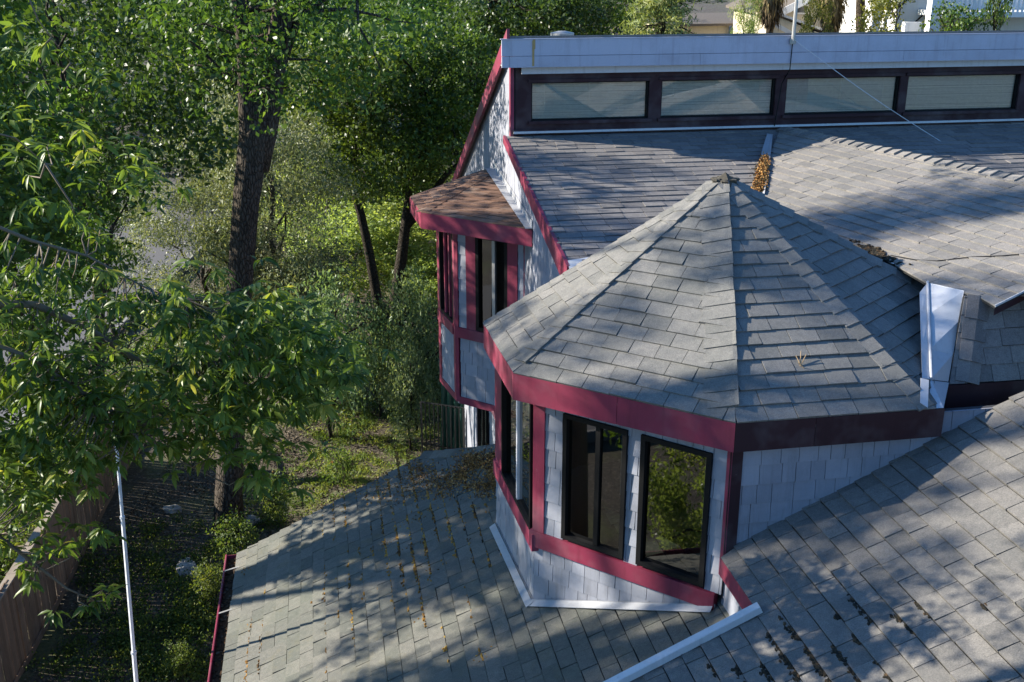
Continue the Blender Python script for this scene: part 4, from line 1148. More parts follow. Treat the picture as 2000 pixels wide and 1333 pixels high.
spray([(40, 540), (120, 560), (200, 590), (280, 600), (330, 590), (60, 640), (180, 660), (250, 720), (330, 720), (400, 700), (470, 690), (540, 690), (600, 700), (650, 690), (600, 660), (640, 720), (520, 640), (470, 620), (560, 630), (500, 590), (460, 760), (610, 760), (60, 780), (140, 800), (220, 790), (300, 780), (370, 800), (430, 790), (500, 760), (560, 750), (350, 640), (420, 630), (300, 840), (360, 850), (30, 860), (100, 880), (470, 830), (520, 830), (560, 800), (20, 740), (70, 800), (130, 850), (200, 860), (40, 830), (100, 760), (170, 760), (10, 900), (60, 920), (10, 620), (30, 680), (10, 780), (90, 700), (20, 860), (140, 900), (60, 980)], (8.2, 10.0), 19, 43)
spray([(500, 940), (490, 900), (520, 900)], (8.2, 8.8), 6, 22)
spray([(20, 960), (60, 1010), (30, 1080), (100, 1090), (150, 1050), (190, 1020), (200, 1180), (60, 1150)], (8.0, 8.8), 4, 26)
spray([(80, 290), (130, 130), (60, 100), (330, 330), (180, 300), (20, 220), (60, 400), (150, 420), (260, 330)], (7.8, 9.6), 6, 34)
ros = np.array(ros)
allb = np.array([p_ for pts, _ in boughs for p_ in pts])
dens = []
for pts, r0 in boughs:
    for i in range(len(pts) - 1):
        for k in range(6): dens.append(pts[i] + (pts[i + 1] - pts[i]) * k / 6)
dens = np.array(dens)
tw = MB(); Pl = []; Ul = []; Nl = []; Ll = []; Tl = []
for c in ros:
    j = np.argmin(((dens - c) ** 2).sum(1)); a = dens[j]
    if np.linalg.norm(c - a) < .55: mb.tube([a, a * .5 + c * .5 + V(0, 0, -.03) + R.normal(0, .03, 3), c], [.008, .006, .003], 5, .9)
    d = c - a; d = d / (np.linalg.norm(d) + 1e-6)
    k = R.integers(8, 14); base_t = np.clip(R.normal(.47, .2), .05, .95)
    for i in range(k):
        th = i * 2.4 + R.normal(0, .3); e = nrm(V(math.cos(th), math.sin(th), R.uniform(-.9, .35)) + d * .5)
        Pl.append(c + e * .015 - d * R.uniform(0, .10)); Ul.append(e + V(0, 0, -.25)); Nl.append(V(0, 0, 1) + R.normal(0, .45, 3)); Ll.append(R.uniform(.08, .175)); Tl.append(np.clip(base_t + R.normal(0, .16), 0, 1))
build(mb, 'trunk', M['twig'], nt_, smooth=True)
Ll = np.array(Ll); co, F = big_leaves(np.array(Pl), np.array(Ul), np.array(Nl), Ll, Ll * .28, R)
link_mesh('foliage', co, F, np.tile(np.array(Tl), 8), M['big'], nt_)
# lower crown outside the frame (seen only in the window glass)
R = np.random.default_rng(78)
cc, rr = crown_clumps((-7.0, 6.4, -6.3), (1.9, 2.4, 3.2), 70, R, .3, .6); p, t = clump_points(cc, rr, 130, R); co, f = leaf_quads(p, .2, .075, R)
link_mesh('foliage', co, f, t, M['big'], nt_)

# ================================================================== YARD
M['fence'] = mat_paint('weathered_fence_board', (.225, .155, .108), (.08, .06, .045), .5, .3, .9, spec=.1)
M['fence_cap'] = mat_paint('weathered_cap_board', (.30, .25, .20), (.12, .1, .08), .5, .2, .9, spec=.1)
f0 = V(-8.35, 13.2); f1 = V(-9.55, 24.6)
wf_ = empty('wooden_fence', (f0[0], f0[1], gz(*f0)), label='brown board fence with a sunlit cap rail between yard and street', cat='fence')
d2 = (f1 - f0) / np.linalg.norm(f1 - f0); n2 = V(d2[1], -d2[0]); Lf = np.linalg.norm(f1 - f0)
def fpt(s, z, n=0.): q = f0 + d2 * s + n2 * n; return V(q[0], q[1], z)
R = random.Random(8); mb = MB(); s = -4.
while s < Lf:
    w = .14; q = f0 + d2 * s; g = gz(*q); hgt = 1.78 + .05 * math.sin(s)
    o = R.uniform(-.006, .006) + (.022 if R.random() < .5 else 0)
    mb.prism([fpt(s + .007, g - .05, o), fpt(s + w - .007, g - .05, o), fpt(s + w - .007, g + hgt, o), fpt(s + .007, g + hgt, o)], V(-n2[0], -n2[1], 0) * .02, R.random())
    s += w
build(mb, 'board_panel', M['fence'], wf_)
s = -4.; i = 0
while s < Lf - .5:
    g0_, g1_ = gz(*(f0 + d2 * s)) + 1.82, gz(*(f0 + d2 * (s + 2.4))) + 1.82
    mb = MB(); mb.prism([fpt(s, g0_, .07), fpt(s + 2.395, g1_, .07), fpt(s + 2.395, g1_, -.09), fpt(s, g0_, -.09)], V(0, 0, -.035)); build(mb, 'cap_rail', M['fence_cap'], wf_)
    mb = MB(); q = f0 + d2 * s; g = gz(*q); mb.prism([fpt(s, g - .2, -.03), fpt(s + .09, g - .2, -.03), fpt(s + .09, g + 1.8, -.03), fpt(s, g + 1.8, -.03)], V(-n2[0], -n2[1], 0) * .09); build(mb, 'fence_post', M['fence'], wf_)
    mb = MB(); mb.prism([fpt(s, g + .02, .05), fpt(s + 2.4, g1_ - 1.8, .05), fpt(s + 2.4, g1_ - 1.66, .05), fpt(s, g + .16, .05)], V(-n2[0], -n2[1], 0) * .02); build(mb, 'kick_board', M['fence'], wf_)
    s += 2.4
# white sectional pole
pb, ptop = aty(275, 1440, 13), aty(222, 806, 13.0)
g = gz(pb[0], pb[1]); pb = pb + (ptop - pb) * ((g - pb[2]) / (ptop[2] - pb[2]))
M['pole'] = mat_plain('white_pole_paint', (.58, .59, .62), .45, nscale=6, var=.08)
wp_ = empty('white_pole', pb, label='thin tall white pole standing in the side yard near the fence', cat='pole')
for i, (t0_, t1_, r) in enumerate(((0, .42, .033), (.42, .76, .028), (.76, 1., .023))):
    mb = MB(); mb.tube([pb + (ptop - pb) * t0_, pb + (ptop - pb) * t1_], r, 4, .5); mb.tube([pb + (ptop - pb) * (t1_ - .006), pb + (ptop - pb) * t1_], r * 1.18, 10, .3); build(mb, 'pole_section', M['pole'], wp_)
# lattice fence with grey post
M['lattice'] = mat_plain('dark_lattice_wood', (.055, .045, .035), .9); M['greypost'] = mat_plain('grey_post_wood', (.22, .23, .24), .9)
la, lb_ = aty(690, 604, 29), aty(858, 575, 28.0)
lf_ = empty('lattice_fence', (la[0], la[1], gz(la[0], la[1])), label='dark fence with a lattice top running to the house under the trees', cat='fence')
dl = V(lb_[0] - la[0], lb_[1] - la[1], 0); Ll_ = np.linalg.norm(dl); dl = dl / Ll_; nl_ = V(dl[1], -dl[0], 0)
zt_ = la[2]; gl = gz(la[0], la[1])
def lp(s, z, n=0.): return V(la[0], la[1], 0) + dl * s + EZ * z + nl_ * n
mb = MB(); h_l = .52
for k in range(int((Ll_ + h_l) / .13) + 1):
    for sg in (1, -1):
        s0_ = k * .13 - (h_l if sg > 0 else 0); a_, b_ = s0_, s0_ + h_l
        za, zb2 = (zt_ - h_l, zt_) if sg > 0 else (zt_, zt_ - h_l)
        if a_ < 0: za = za + (zb2 - za) * (-a_ / h_l); a_ = 0
        if b_ > Ll_: zb2 = za + (zb2 - za) * ((Ll_ - a_) / max(b_ - a_, 1e-6)); b_ = Ll_
        if b_ - a_ > .03: mb.prism([lp(a_, za - .026, .012 * sg), lp(b_, zb2 - .026, .012 * sg), lp(b_, zb2 + .026, .012 * sg), lp(a_, za + .026, .012 * sg)], -nl_ * .008)
build(mb, 'lattice', M['lattice'], lf_)
for z in (zt_, zt_ - h_l - .05):
    mb = MB(); mb.prism([lp(-.1, z, .04), lp(Ll_, z, .04), lp(Ll_, z + .06, .04), lp(-.1, z + .06, .04)], -nl_ * .08); build(mb, 'rail', M['lattice'], lf_)
mb = MB(); s = .55; R = random.Random(2)
while s < Ll_:
    mb.prism([lp(s, gl - .1, .0), lp(s + .135, gl - .1, .0), lp(s + .135, zt_ - h_l - .05, .0), lp(s, zt_ - h_l - .05, .0)], -nl_ * .02, R.random()); s += .14
build(mb, 'board_panel', M['lattice'], lf_)
mb = MB(); mb.prism([lp(-.22, gl - .1, .1), lp(.02, gl - .1, .1), lp(.02, zt_ + .02, .1), lp(-.22, zt_ + .02, .1)], -nl_ * .2); build(mb, 'post', M['greypost'], lf_)
# iron gate
M['iron'] = mat_plain('black_iron', (.012, .012, .012), .5)
ga = aty(822, 785, 24.6); gb = aty(905, 781, 24.2); ig = empty('iron_gate', (ga[0], ga[1], gz(ga[0], ga[1])), label='black wrought iron gate of upright bars beside the house', cat='gate')
zt2 = ga[2] - .0; g = gz(ga[0], ga[1]); zr = g + .45
mb = MB()
for t_ in (0, 1): mb.tube([ga * (1 - t_) + gb * t_ - EZ * (zt2 - g) + EZ * 0, V(*(ga * (1 - t_) + gb * t_)[:2], zt2)], .03, 6)
for z in (zt2 - .03, zr, g + .1): mb.prism([V(ga[0], ga[1], z), V(gb[0], gb[1], z), V(gb[0], gb[1], z + .035), V(ga[0], ga[1], z + .035)], V(0, .03, 0))
build(mb, 'gate_frame', M['iron'], ig)
mb = MB()
for i in range(1, 10):
    q = ga + (gb - ga) * i / 10; mb.tube([V(q[0], q[1], g + .08), V(q[0], q[1], zt2 + (.0))], .015, 5)
build(mb, 'bars', M['iron'], ig)
# green shade cloth hanging beside the gate
M['tarp'] = mat_plain('green_cloth', (.02, .075, .05), .45, spec=.5, var=.4)
nu, nv = 26, 14; vsx = []
c0_, c1_ = aty(856, 700, 25.3), aty(908, 775, 24.7)
for j in range(nv):
    for i in range(nu):
        t_ = i / (nu - 1); v_ = j / (nv - 1)
        q = c0_ * (1 - t_) + c1_ * t_; zt3 = q[2]; g = gz(q[0], q[1]) + .1
        fold = .11 * math.sin(t_ * 26 + v_ * 1.3) * (.3 + v_)
        vsx.append(V(q[0] + fold * .9 + .05 * v_, q[1] + fold, zt3 + (g - zt3) * v_ - .12 * math.sin(t_ * math.pi) * (1 - v_)))
ff = [(j * nu + i, j * nu + i + 1, (j + 1) * nu + i + 1, (j + 1) * nu + i) for j in range(nv - 1) for i in range(nu - 1)]
mb = MB(); mb.add(vsx, ff); o = build(mb, 'green_tarp', M['tarp'], smooth=True, label='dark green cloth hanging in folds behind the iron gate under the bay', cat='tarp')
md = o.modifiers.new('thickness', 'SOLIDIFY'); md.thickness = .006
# rocks
M['rock'] = mat_plain('pale_rock', (.30, .28, .25), .9, nscale=5, var=.4)
for i, (x, y, r, lb) in enumerate(((336, 995, .20, 'pale angular rock alone in the middle of the dirt'), (372, 1128, .26, 'largest pale rock beside the lower roof gutter'), (364, 1108, .17, 'pale rock leaning behind the largest gutter rock'), (392, 1140, .19, 'flat tan rock touching the weeds by the gutter'), (398, 1172, .13, 'small brown rock below the flat tan one'), (161, 1188, .08, 'small grey stone near the fence foot'), (490, 1018, .22, 'flat sunlit rock beside the tall trunk'))):
    p = atz(x, y, -CAM_H); p[2] = gz(p[0], p[1]) + r * .25; mb = MB(); mb.lump(p, (r, r * .75, r * .6), i + 5, .5, 6, .28); build(mb, 'rock', M['rock'], label=lb, cat='rock', group='pale rocks in the side yard')
# weeds, grass and chips: uncountable cover
R = np.random.default_rng(91)
def patch(cx, cy, rx, ry, n): return np.stack([cx + R.normal(0, rx, n), cy + R.normal(0, ry, n)], 1)
def cover(name, pts, per, spread, hgt, leaf, mat, label, up=.3, tl=(.2, .9)):
    n = len(pts); b = np.repeat(pts, per, 0); c = np.zeros((len(b), 3)); c[:, :2] = b + R.normal(0, spread, (len(b), 2))
    c[:, 2] = terrain(c[:, 0], c[:, 1]) - CAM_H + np.abs(R.normal(0, hgt, len(b))) + .01
    co, f = leaf_quads(c, leaf[0], leaf[1], R, up)
    tt = np.repeat(R.uniform(tl[0], tl[1], n), per) + R.normal(0, .12, len(b))
    return link_mesh(name, co, f, np.clip(tt, 0, 1), mat, kind='stuff', label=label)
def gp_(x, y): return atz(x, y, -CAM_H)[:2]
pp = []
for (x, y, rx, ry, n) in ((700, 860, 2.0, 1.4, 90), (760, 800, 1.6, 2.0, 110), (640, 780, 1.6, 1.6, 80), (600, 960, 1.0, .8, 30), (680, 930, .9, .6, 34)):
    c = gp_(x, y); pp.append(patch(c[0], c[1], rx, ry, n))
cover('grass', np.concatenate(pp), 60, .12, .035, (.11, .022), M['weed'], 'patchy sunlit grass and weeds in front of the iron gate', .1, (.35, 1.))
pp = []
for (x, y, rx, ry, n) in ((300, 1250, .8, .6, 60), (370, 1230, .4, .5, 44), (350, 1310, .5, .3, 34), (200, 1290, .6, .4, 30), (300, 1160, .8, .6, 30), (220, 1120, .6, .8, 26), (330, 1060, .7, .7, 22), (420, 1080, .2, .3, 8), (540, 1010, .6, .3, 14), (350, 1130, .3, .2, 6)):
    c = gp_(x, y); pp.append(patch(c[0], c[1], rx, ry, n))
cover('weeds', np.concatenate(pp), 75, .14, .09, (.065, .034), M['weed'], 'low green weeds spread over the dark dirt beside the gutter', .4, (.0, .75))
pp = [patch(-11.2, y_, .7, .6, 34) for y_ in range(14, 34, 2)]
cover('undergrowth', np.concatenate(pp), 90, .22, .38, (.11, .045), M['weed'], 'green and yellowing undergrowth between fence and street', .3, (.0, .8))
n = 16000; c = np.zeros((n, 3)); c[:, 0] = R.uniform(-8.6, -3.2, n); c[:, 1] = R.uniform(14.5, 28, n); c[:, 2] = terrain(c[:, 0], c[:, 1]) - CAM_H + .012
co, f = leaf_quads(c, .075, .035, R, .85)
link_mesh('wood_chips', co, f, R.random(n), mat_shingle('wood_chip', [(.03, .022, .016), (.08, .058, .04), (.17, .13, .09), (.30, .25, .19)], (.05, .04, .03), .3), kind='stuff', label='wood chips and dry leaves scattered over the dark dirt')
# bright weeds climbing at the gutter corner: a countable plant
K_WEED = make_kind(18, 1.6, (0, 0, .95), (.55, .5, .8), 40, 650, (.085, .05), M['weed'], .02, .15, .32, 'bark_dark', nl=8)
for i, (x, y, s, lb) in enumerate(((470, 1085, .8, 'bright green leafy weed clump at the foot of the tall trunk'), (418, 1160, .62, 'leafy weed clump against the gutter below the trunk'), (545, 985, .75, 'leafy weed clump peeking over the lower roof edge'), (350, 1300, .45, 'small yellow-green weed clump near the bottom edge'), (665, 940, .7, 'tall thin weed clump beyond the lower roof ridge'))):
    p = gp_(x, y + 30); place('leafy_weed', K_WEED, p[0], p[1], i * 1.1, s, lb, 'weed', 'leafy weed clumps along the lower roof')

# ---- litter and moss on the roofs -----------------------------------------
R = random.Random(12)
def on_plane_stuff(name, items, mat, label):
    mb = MB()
    for i, (p, r, t_) in enumerate(items): mb.lump(p, r, i, t_, 3, .5)
    return build(mb, name, mat, kind='stuff', label=label)
M['moss'] = mat_shingle('moss_clump', [(.05, .03, .014), (.17, .085, .02), (.36, .18, .03), (.46, .29, .06)], (.05, .04, .02), .3)
M['moss_dark'] = mat_shingle('dark_moss_clump', [(.012, .011, .009), (.022, .02, .013), (.04, .03, .018), (.10, .06, .03)], (.02, .02, .015), .3)
def zone(plane, n, x0, x1, y0, y1, f): 
    out = []
    for _ in range(n):
        for __ in range(30):
            x, y = R.uniform(x0, x1), R.uniform(y0, y1)
            if R.random() < f(x, y): break
        out.append(on(x, y, plane))
    return out
def snap(p, zfun, e=.2, off=0.):   # pull a clump to the butt edge of the nearest shingle course
    a = p @ E1; b = p @ E2; ds = math.sqrt(1 + k_ ** 2)
    s_ = (a - zfun) * ds; s_ = round(s_ / e) * e; a2 = zfun + s_ / ds + R.gauss(0, .008)
    return a2, b
items = []
gx_ = lambda x, y: math.exp(-((x - 800) / 130.) ** 2 - ((y - 1010) / 130.) ** 2) + .5 * math.exp(-((x - 830) / 90.) ** 2 - ((y - 950) / 60.) ** 2) + .1
seeds = zone(LPL, 175, 480, 975, 890, 1290, gx_)
for p in seeds:                                   # tufts run along a course edge for a hand or two, then stop
    a, b = snap(p, a_g); run = R.choice((.06, .1, .15, .25, .4, .6)); den = R.uniform(12, 34); tone = min(.95, max(.1, R.gauss(.5, .25)))
    for _ in range(int(2 + run * den)):
        items.append((pL(a - .012 + R.gauss(0, .012), b + R.uniform(-run, run)) + LN * .012, (R.uniform(.007, .022), R.uniform(.010, .045), R.uniform(.006, .014)), min(1, max(0, R.gauss(tone, .15)))))
    if R.random() < .3:
        for _ in range(8): items.append((pL(a + R.gauss(0, .05), b + R.gauss(0, .06)) + LN * .016, (R.uniform(.006, .018), R.uniform(.006, .018), .007), min(1, max(0, R.gauss(tone, .2)))))
on_plane_stuff('moss', items, M['moss'], 'orange and brown moss tufts along the shingle edges of the lower left roof')
items = []
for p in zone(RPL, 62, 1260, 1960, 1180, 1333, lambda x, y: .15 + math.exp(-((x - 1560) / 130.) ** 2 - ((y - 1290) / 60.) ** 2)):
    a, b = snap(p, 1.6)
    if b > b_st - .3: continue
    run = R.choice((.03, .05, .08, .16)); 
    for _ in range(int(3 + run * 70)):
        items.append((pR(a - .012 + R.gauss(0, .012), b + R.uniform(-run, run)) + RN * .010, (R.uniform(.008, .026), R.uniform(.012, .04), .011), R.random()))
on_plane_stuff('dark_moss', items, M['moss_dark'], 'dark moss tufts along the shingle edges of the lower right roof')
def litter(name, plane, nrm_, blobs, n, label, sz_=(.05, .022), lift_=.030):
    RR = np.random.default_rng(len(name) + n); c = []
    for (x, y, rx, ry, w) in blobs:
        for _ in range(int(n * w)):
            c.append(on(x + RR.normal(0, rx), y + RR.normal(0, ry), plane) + nrm_ * (lift_ + abs(RR.normal(0, .008))))
    c = np.array(c); co, f = leaf_quads(c, sz_[0], sz_[1], RR, .8)
    return link_mesh(name, co, f, RR.random(len(c)), M['litter'], kind='stuff', label=label)
M['litter'] = mat_shingle('dry_leaf', [(.10, .045, .018), (.27, .13, .04), (.42, .22, .065), (.52, .33, .13)], (.12, .07, .03), .3)
litter('leaf_litter', LPL, LN, ((925, 905, 16, 12, .25), (900, 930, 10, 8, .1), (968, 925, 11, 14, .25), (945, 955, 18, 10, .16), (820, 925, 16, 14, .1), (960, 895, 10, 8, .1), (870, 950, 26, 14, .18), (760, 960, 40, 18, .10)), 3000, 'orange dry leaves piled where the lower roof meets the turret')
litter('valley_litter', MAINP, nrm(EZ - M_MAIN * E2), ((1492, 328, 4, 7, .25), (1488, 345, 5, 9, .4), (1484, 362, 6, 9, .4), (1479, 377, 6, 6, .3)), 1100, 'orange dry leaves filling the metal roof valley behind the turret', (.06, .032), .085)
items = []
for _ in range(120):
    x = R.gauss(1712, 18); y = 497 + (x - 1712) * .45 + R.gauss(0, 4); items.append((on(x, y, GPL) + GN * .02, (R.uniform(.015, .04), R.uniform(.015, .035), .015), R.random()))
on_plane_stuff('roof_debris', items, M['moss_dark'], 'dark debris caught behind the turret ridge')
# twig on the turret roof, thin cable on the gable roof, guy wire and mast
mb = MB(); TP = (APEX, norms[2]); tn = norms[2]
for a_, b_ in (((1561, 693), (1562, 718)), ((1551, 702), (1562, 716)), ((1571, 700), (1563, 716)), ((1556, 716), (1569, 722))):
    mb.tube([on(*a_, TP) + tn * .06, on(*b_, TP) + tn * .025], [.004, .006], 5)
build(mb, 'twig', mat_plain('dry_twig', (.32, .22, .12), .9), label='small pale forked twig lying on the turret shingles', cat='twig')
mb = MB(); pts = [on(x, y, GPL) + GN * .02 for x, y in ((1740, 502), (1790, 511), (1830, 513), (1900, 505), (1960, 503), (2020, 497), (2120, 480))]
mb.tube(pts, .006, 5); build(mb, 'cable', M['black'], label='thin dark cable lying across the gable roof shingles', cat='cable')
mast = empty('antenna_mast', wC.pt(cz(1546, 90, f_n)[0], base_z, f_n + .03), label='slim grey antenna mast fixed to the parapet above the clerestory', cat='mast')
mb = MB(); ms = cz(1546, 90, f_n)[0]
mb.tube([wC.pt(ms, ft[1] - .1, f_n + .04), wC.pt(ms + .02, ft[1] + 2.6, f_n + .04)], [.03, .024], 8); build(mb, 'pole', M['zinc'], mast)
mb = MB(); mb.tube([wC.pt(ms, ft[1] - .05, f_n + .03), wC.pt(ms - .01, fb[1] - .1, f_n + .03), wC.pt(ms - .03, fb[1] - .35, .06), wC.pt(ms - .1, base_z + .05, .05)], .009, 5); build(mb, 'lead_wire', M['black'], mast)
mb = MB(); g_end = on(1838, 277, MAINP); g_st = wC.pt(ms, ft[1] - .04, f_n + .05)
mb.tube([g_st + (g_end - g_st) * t_ - EZ * .05 * math.sin(t_ * math.pi) for t_ in np.linspace(0, 1, 9)], .006, 5); build(mb, 'guy_wire', M['white'], mast)
mb = MB(); mb.prism([wC.pt(ms - .05, ft[1] - .12, f_n + .012), wC.pt(ms + .05, ft[1] - .12, f_n + .012), wC.pt(ms + .05, ft[1] - .04, f_n + .012), wC.pt(ms - .05, ft[1] - .04, f_n + .012)], wC.Nn * .04); build(mb, 'bracket', M['zinc'], mast)
# a shrub below the camera that shows only as a reflection in the turret panes
place('garden_shrub', K_LIME, -5.6, 5.2, .7, (.72, .72, .95), 'leafy yard shrub below the frame, mirrored in the turret window', 'bush')
# ================================================================== NEIGHBOURS up the slope
M['cream'] = mat_paint('cream_stucco', (.62, .54, .40), (.5, .43, .33), .3, .05, .9, spec=.1); M['nwhite'] = mat_paint('white_stucco', (.72, .71, .69), (.6, .59, .56), .2, .04, .85, spec=.1)
M['nroof'] = mat_shingle('neighbour_roof', [(.10, .085, .07), (.14, .12, .10), (.17, .15, .125)], (.12, .10, .09), .4); M['brick'] = mat_plain('brick', (.42, .17, .10), .9, nscale=25)
M['nwin'] = mat_plain('dark_window', (.03, .035, .04), .1)
Yh = 42.
def hp(x, y, Y=Yh): return aty(x, y, Y)
ch = empty('cream_house', (hp(1600, 60)[0], Yh, gz(hp(1600, 60)[0], Yh)), label='cream stucco house with a brown gable roof and white barge boards, up the slope', cat='house')
zg_ = gz(12, Yh) - .3
pk, el_, er = hp(1634, -40), hp(1500, 27), hp(1800, 50)
mb = MB(); mb.prism([V(el_[0] + .3, Yh, zg_), V(er[0] - .3, Yh, zg_), V(er[0] - .3, Yh, er[2] - .1), V(pk[0], Yh, pk[2] - .2), V(el_[0] + .3, Yh, el_[2] - .1)], V(0, 8, 0)); build(mb, 'wall', M['cream'], ch)
for a_, b_ in ((el_, pk), (pk, er)):
    mb = MB(); mb.prism([a_ + V(0, -.6, 0), b_ + V(0, -.6, 0), b_ + V(0, 8.4, 0), a_ + V(0, 8.4, 0)], V(0, 0, -.10)); build(mb, 'roof', M['nroof'], ch)
    mb = MB(); mb.prism([a_ + V(0, -.62, .02), b_ + V(0, -.62, .02), b_ + V(0, -.62, -.26), a_ + V(0, -.62, -.26)], V(0, .05, 0)); build(mb, 'barge_board', M['nwhite'], ch)
a_, b_ = hp(1557, 12), hp(1575, 25); mb = MB(); mb.prism([V(a_[0], Yh - .05, b_[2]), V(b_[0], Yh - .05, b_[2]), V(b_[0], Yh - .05, a_[2]), V(a_[0], Yh - .05, a_[2])], V(0, .05, 0)); w_ = build(mb, 'window', M['nwin'], ch)
mb = MB()
for (x0, x1, z0, z1) in ((a_[0] - .06, a_[0], b_[2] - .06, a_[2] + .06), (b_[0], b_[0] + .06, b_[2] - .06, a_[2] + .06), (a_[0], b_[0], a_[2], a_[2] + .06), (a_[0], b_[0], b_[2] - .06, b_[2])): mb.prism([V(x0, Yh - .07, z0), V(x1, Yh - .07, z0), V(x1, Yh - .07, z1), V(x0, Yh - .07, z1)], V(0, .06, 0))
build(mb, 'frame', M['nwhite'], w_)
# lower porch gable of the cream house
pa, pb_, pc = hp(1515, 24, 38.5), hp(1632, 66, 38.5), hp(1400, 66, 38.5)
mb = MB(); mb.prism([pa, pb_, pb_ + V(0, 3.4, 0), pa + V(0, 3.4, 0)], V(0, 0, -.1)); build(mb, 'porch_roof', M['nroof'], ch)
mb = MB(); mb.prism([pa + V(0, -.03, .02), pb_ + V(0, -.03, .02), pb_ + V(0, -.03, -.06), pa + V(0, -.03, -.06)], V(0, .03, 0)); build(mb, 'porch_barge_board', M['nwhite'], ch)
qa, qb = hp(1512, 42, 38.4), hp(1566, 72, 38.4); mb = MB(); mb.prism([qa, qb, qb - EZ * .16, qa - EZ * .16], V(0, .05, 0)); build(mb, 'porch_barge_board', M['nwhite'], ch)
mb = MB(); mb.prism([V(qa[0], 38.6, zg_), V(pb_[0] - .2, 38.6, zg_), V(pb_[0] - .2, 38.6, pb_[2] - .1), V(pa[0], 38.6, pa[2] - .12)], V(0, 3, 0)); build(mb, 'porch_wall', M['cream'], ch)
a_, b_ = hp(1651, 47, 41.6), hp(1673, 80, 41.6); mb = MB(); mb.prism([V(a_[0], 41.4, zg_), V(b_[0], 41.4, zg_), V(b_[0], 41.4, a_[2]), V(a_[0], 41.4, a_[2])], V(0, .5, 0)); build(mb, 'brick_pier', M['brick'], ch)
# brown-roofed house further left
Y2 = 50.; bh = empty('brown_roofed_house', (hp(1410, 60, Y2)[0], Y2, gz(hp(1410, 60, Y2)[0], Y2)), label='low house with a faded brown roof behind the cedar', cat='house')
a_, b_, c_ = hp(1368, 48, Y2), hp(1432, 46, Y2), hp(1470, 20, Y2)
r1, r2 = hp(1375, 27, Y2 + 4), hp(1462, 24, Y2 + 4)
mb = MB(); mb.prism([a_ + V(-2, 0, 0), b_, r2, r1 + V(-2, 0, 0)], V(0, 0, -.1)); build(mb, 'roof', M['nroof'], bh)
mb = MB(); mb.prism([b_, r2, r2 - EZ * .3, b_ - EZ * .3], V(.06, 0, 0)); build(mb, 'barge_board', M['nwhite'], bh)
mb = MB(); mb.prism([V(a_[0] - 2, Y2 + .4, gz(10, Y2) - .3), V(b_[0] - .1, Y2 + .4, gz(10, Y2) - .3), V(b_[0] - .1, Y2 + .4, b_[2] - .1), V(a_[0] - 2, Y2 + .4, a_[2] - .1)], V(0, 3, 0)); build(mb, 'wall', M['cream'], bh)
# white house with balcony
Y3 = 33.; wh = empty('white_house', (hp(1900, 60, Y3)[0], Y3, gz(hp(1900, 60, Y3)[0], Y3)), label='white house with a balustraded balcony at the right edge', cat='house')
zz = gz(14, Y3) - .3
x0_ = hp(1818, 30, Y3)[0]; x1_ = hp(1838, 30, Y3)[0]; x2_ = hp(2120, 30, Y3)[0]
dk, db = hp(1900, 24, Y3)[2], hp(1900, 34, Y3)[2]
mb = MB(); mb.prism([V(x0_, Y3, zz), V(x1_, Y3, zz), V(x1_, Y3, 4), V(x0_, Y3, 4)], V(0, .4, 0)); build(mb, 'pillar', M['nwhite'], wh)
mb = MB(); mb.prism([V(x0_ - .5, Y3 + 2.0, zz), V(x2_, Y3 + 2.0, zz), V(x2_, Y3 + 2.0, 4), V(x0_ + .05, Y3 + 2.0, 4)], V(0, 6, 0)); build(mb, 'wall', M['nwhite'], wh)
mb = MB(); mb.prism([V(x1_ + .002, Y3 - .1, db), V(x2_, Y3 - .1, db), V(x2_, Y3 - .1, dk), V(x1_ + .002, Y3 - .1, dk)], V(0, 2.05, 0)); build(mb, 'balcony', M['nwhite'], wh)
mb = MB(); x = x1_ + .1
while x < x2_: mb.prism([V(x, Y3 - .06, dk), V(x + .05, Y3 - .06, dk), V(x + .05, Y3 - .06, dk + .95), V(x, Y3 - .06, dk + .95)], V(0, .04, 0)); x += .13
mb.prism([V(x1_ + .01, Y3 - .1, dk + .95), V(x2_, Y3 - .1, dk + .95), V(x2_, Y3 - .1, dk + 1.03), V(x1_ + .01, Y3 - .1, dk + 1.03)], V(0, .12, 0)); build(mb, 'balustrade', M['nwhite'], wh)
lw0 = hp(1786, 46, Y3)[2]
mb = MB(); mb.prism([V(hp(1782, 50, Y3)[0], Y3 + .6, zz), V(x0_ - .002, Y3 + .6, zz), V(x0_ - .002, Y3 + .6, lw0), V(hp(1782, 50, Y3)[0], Y3 + .6, lw0)], V(0, .3, 0)); build(mb, 'garden_wall', M['nwhite'], wh)
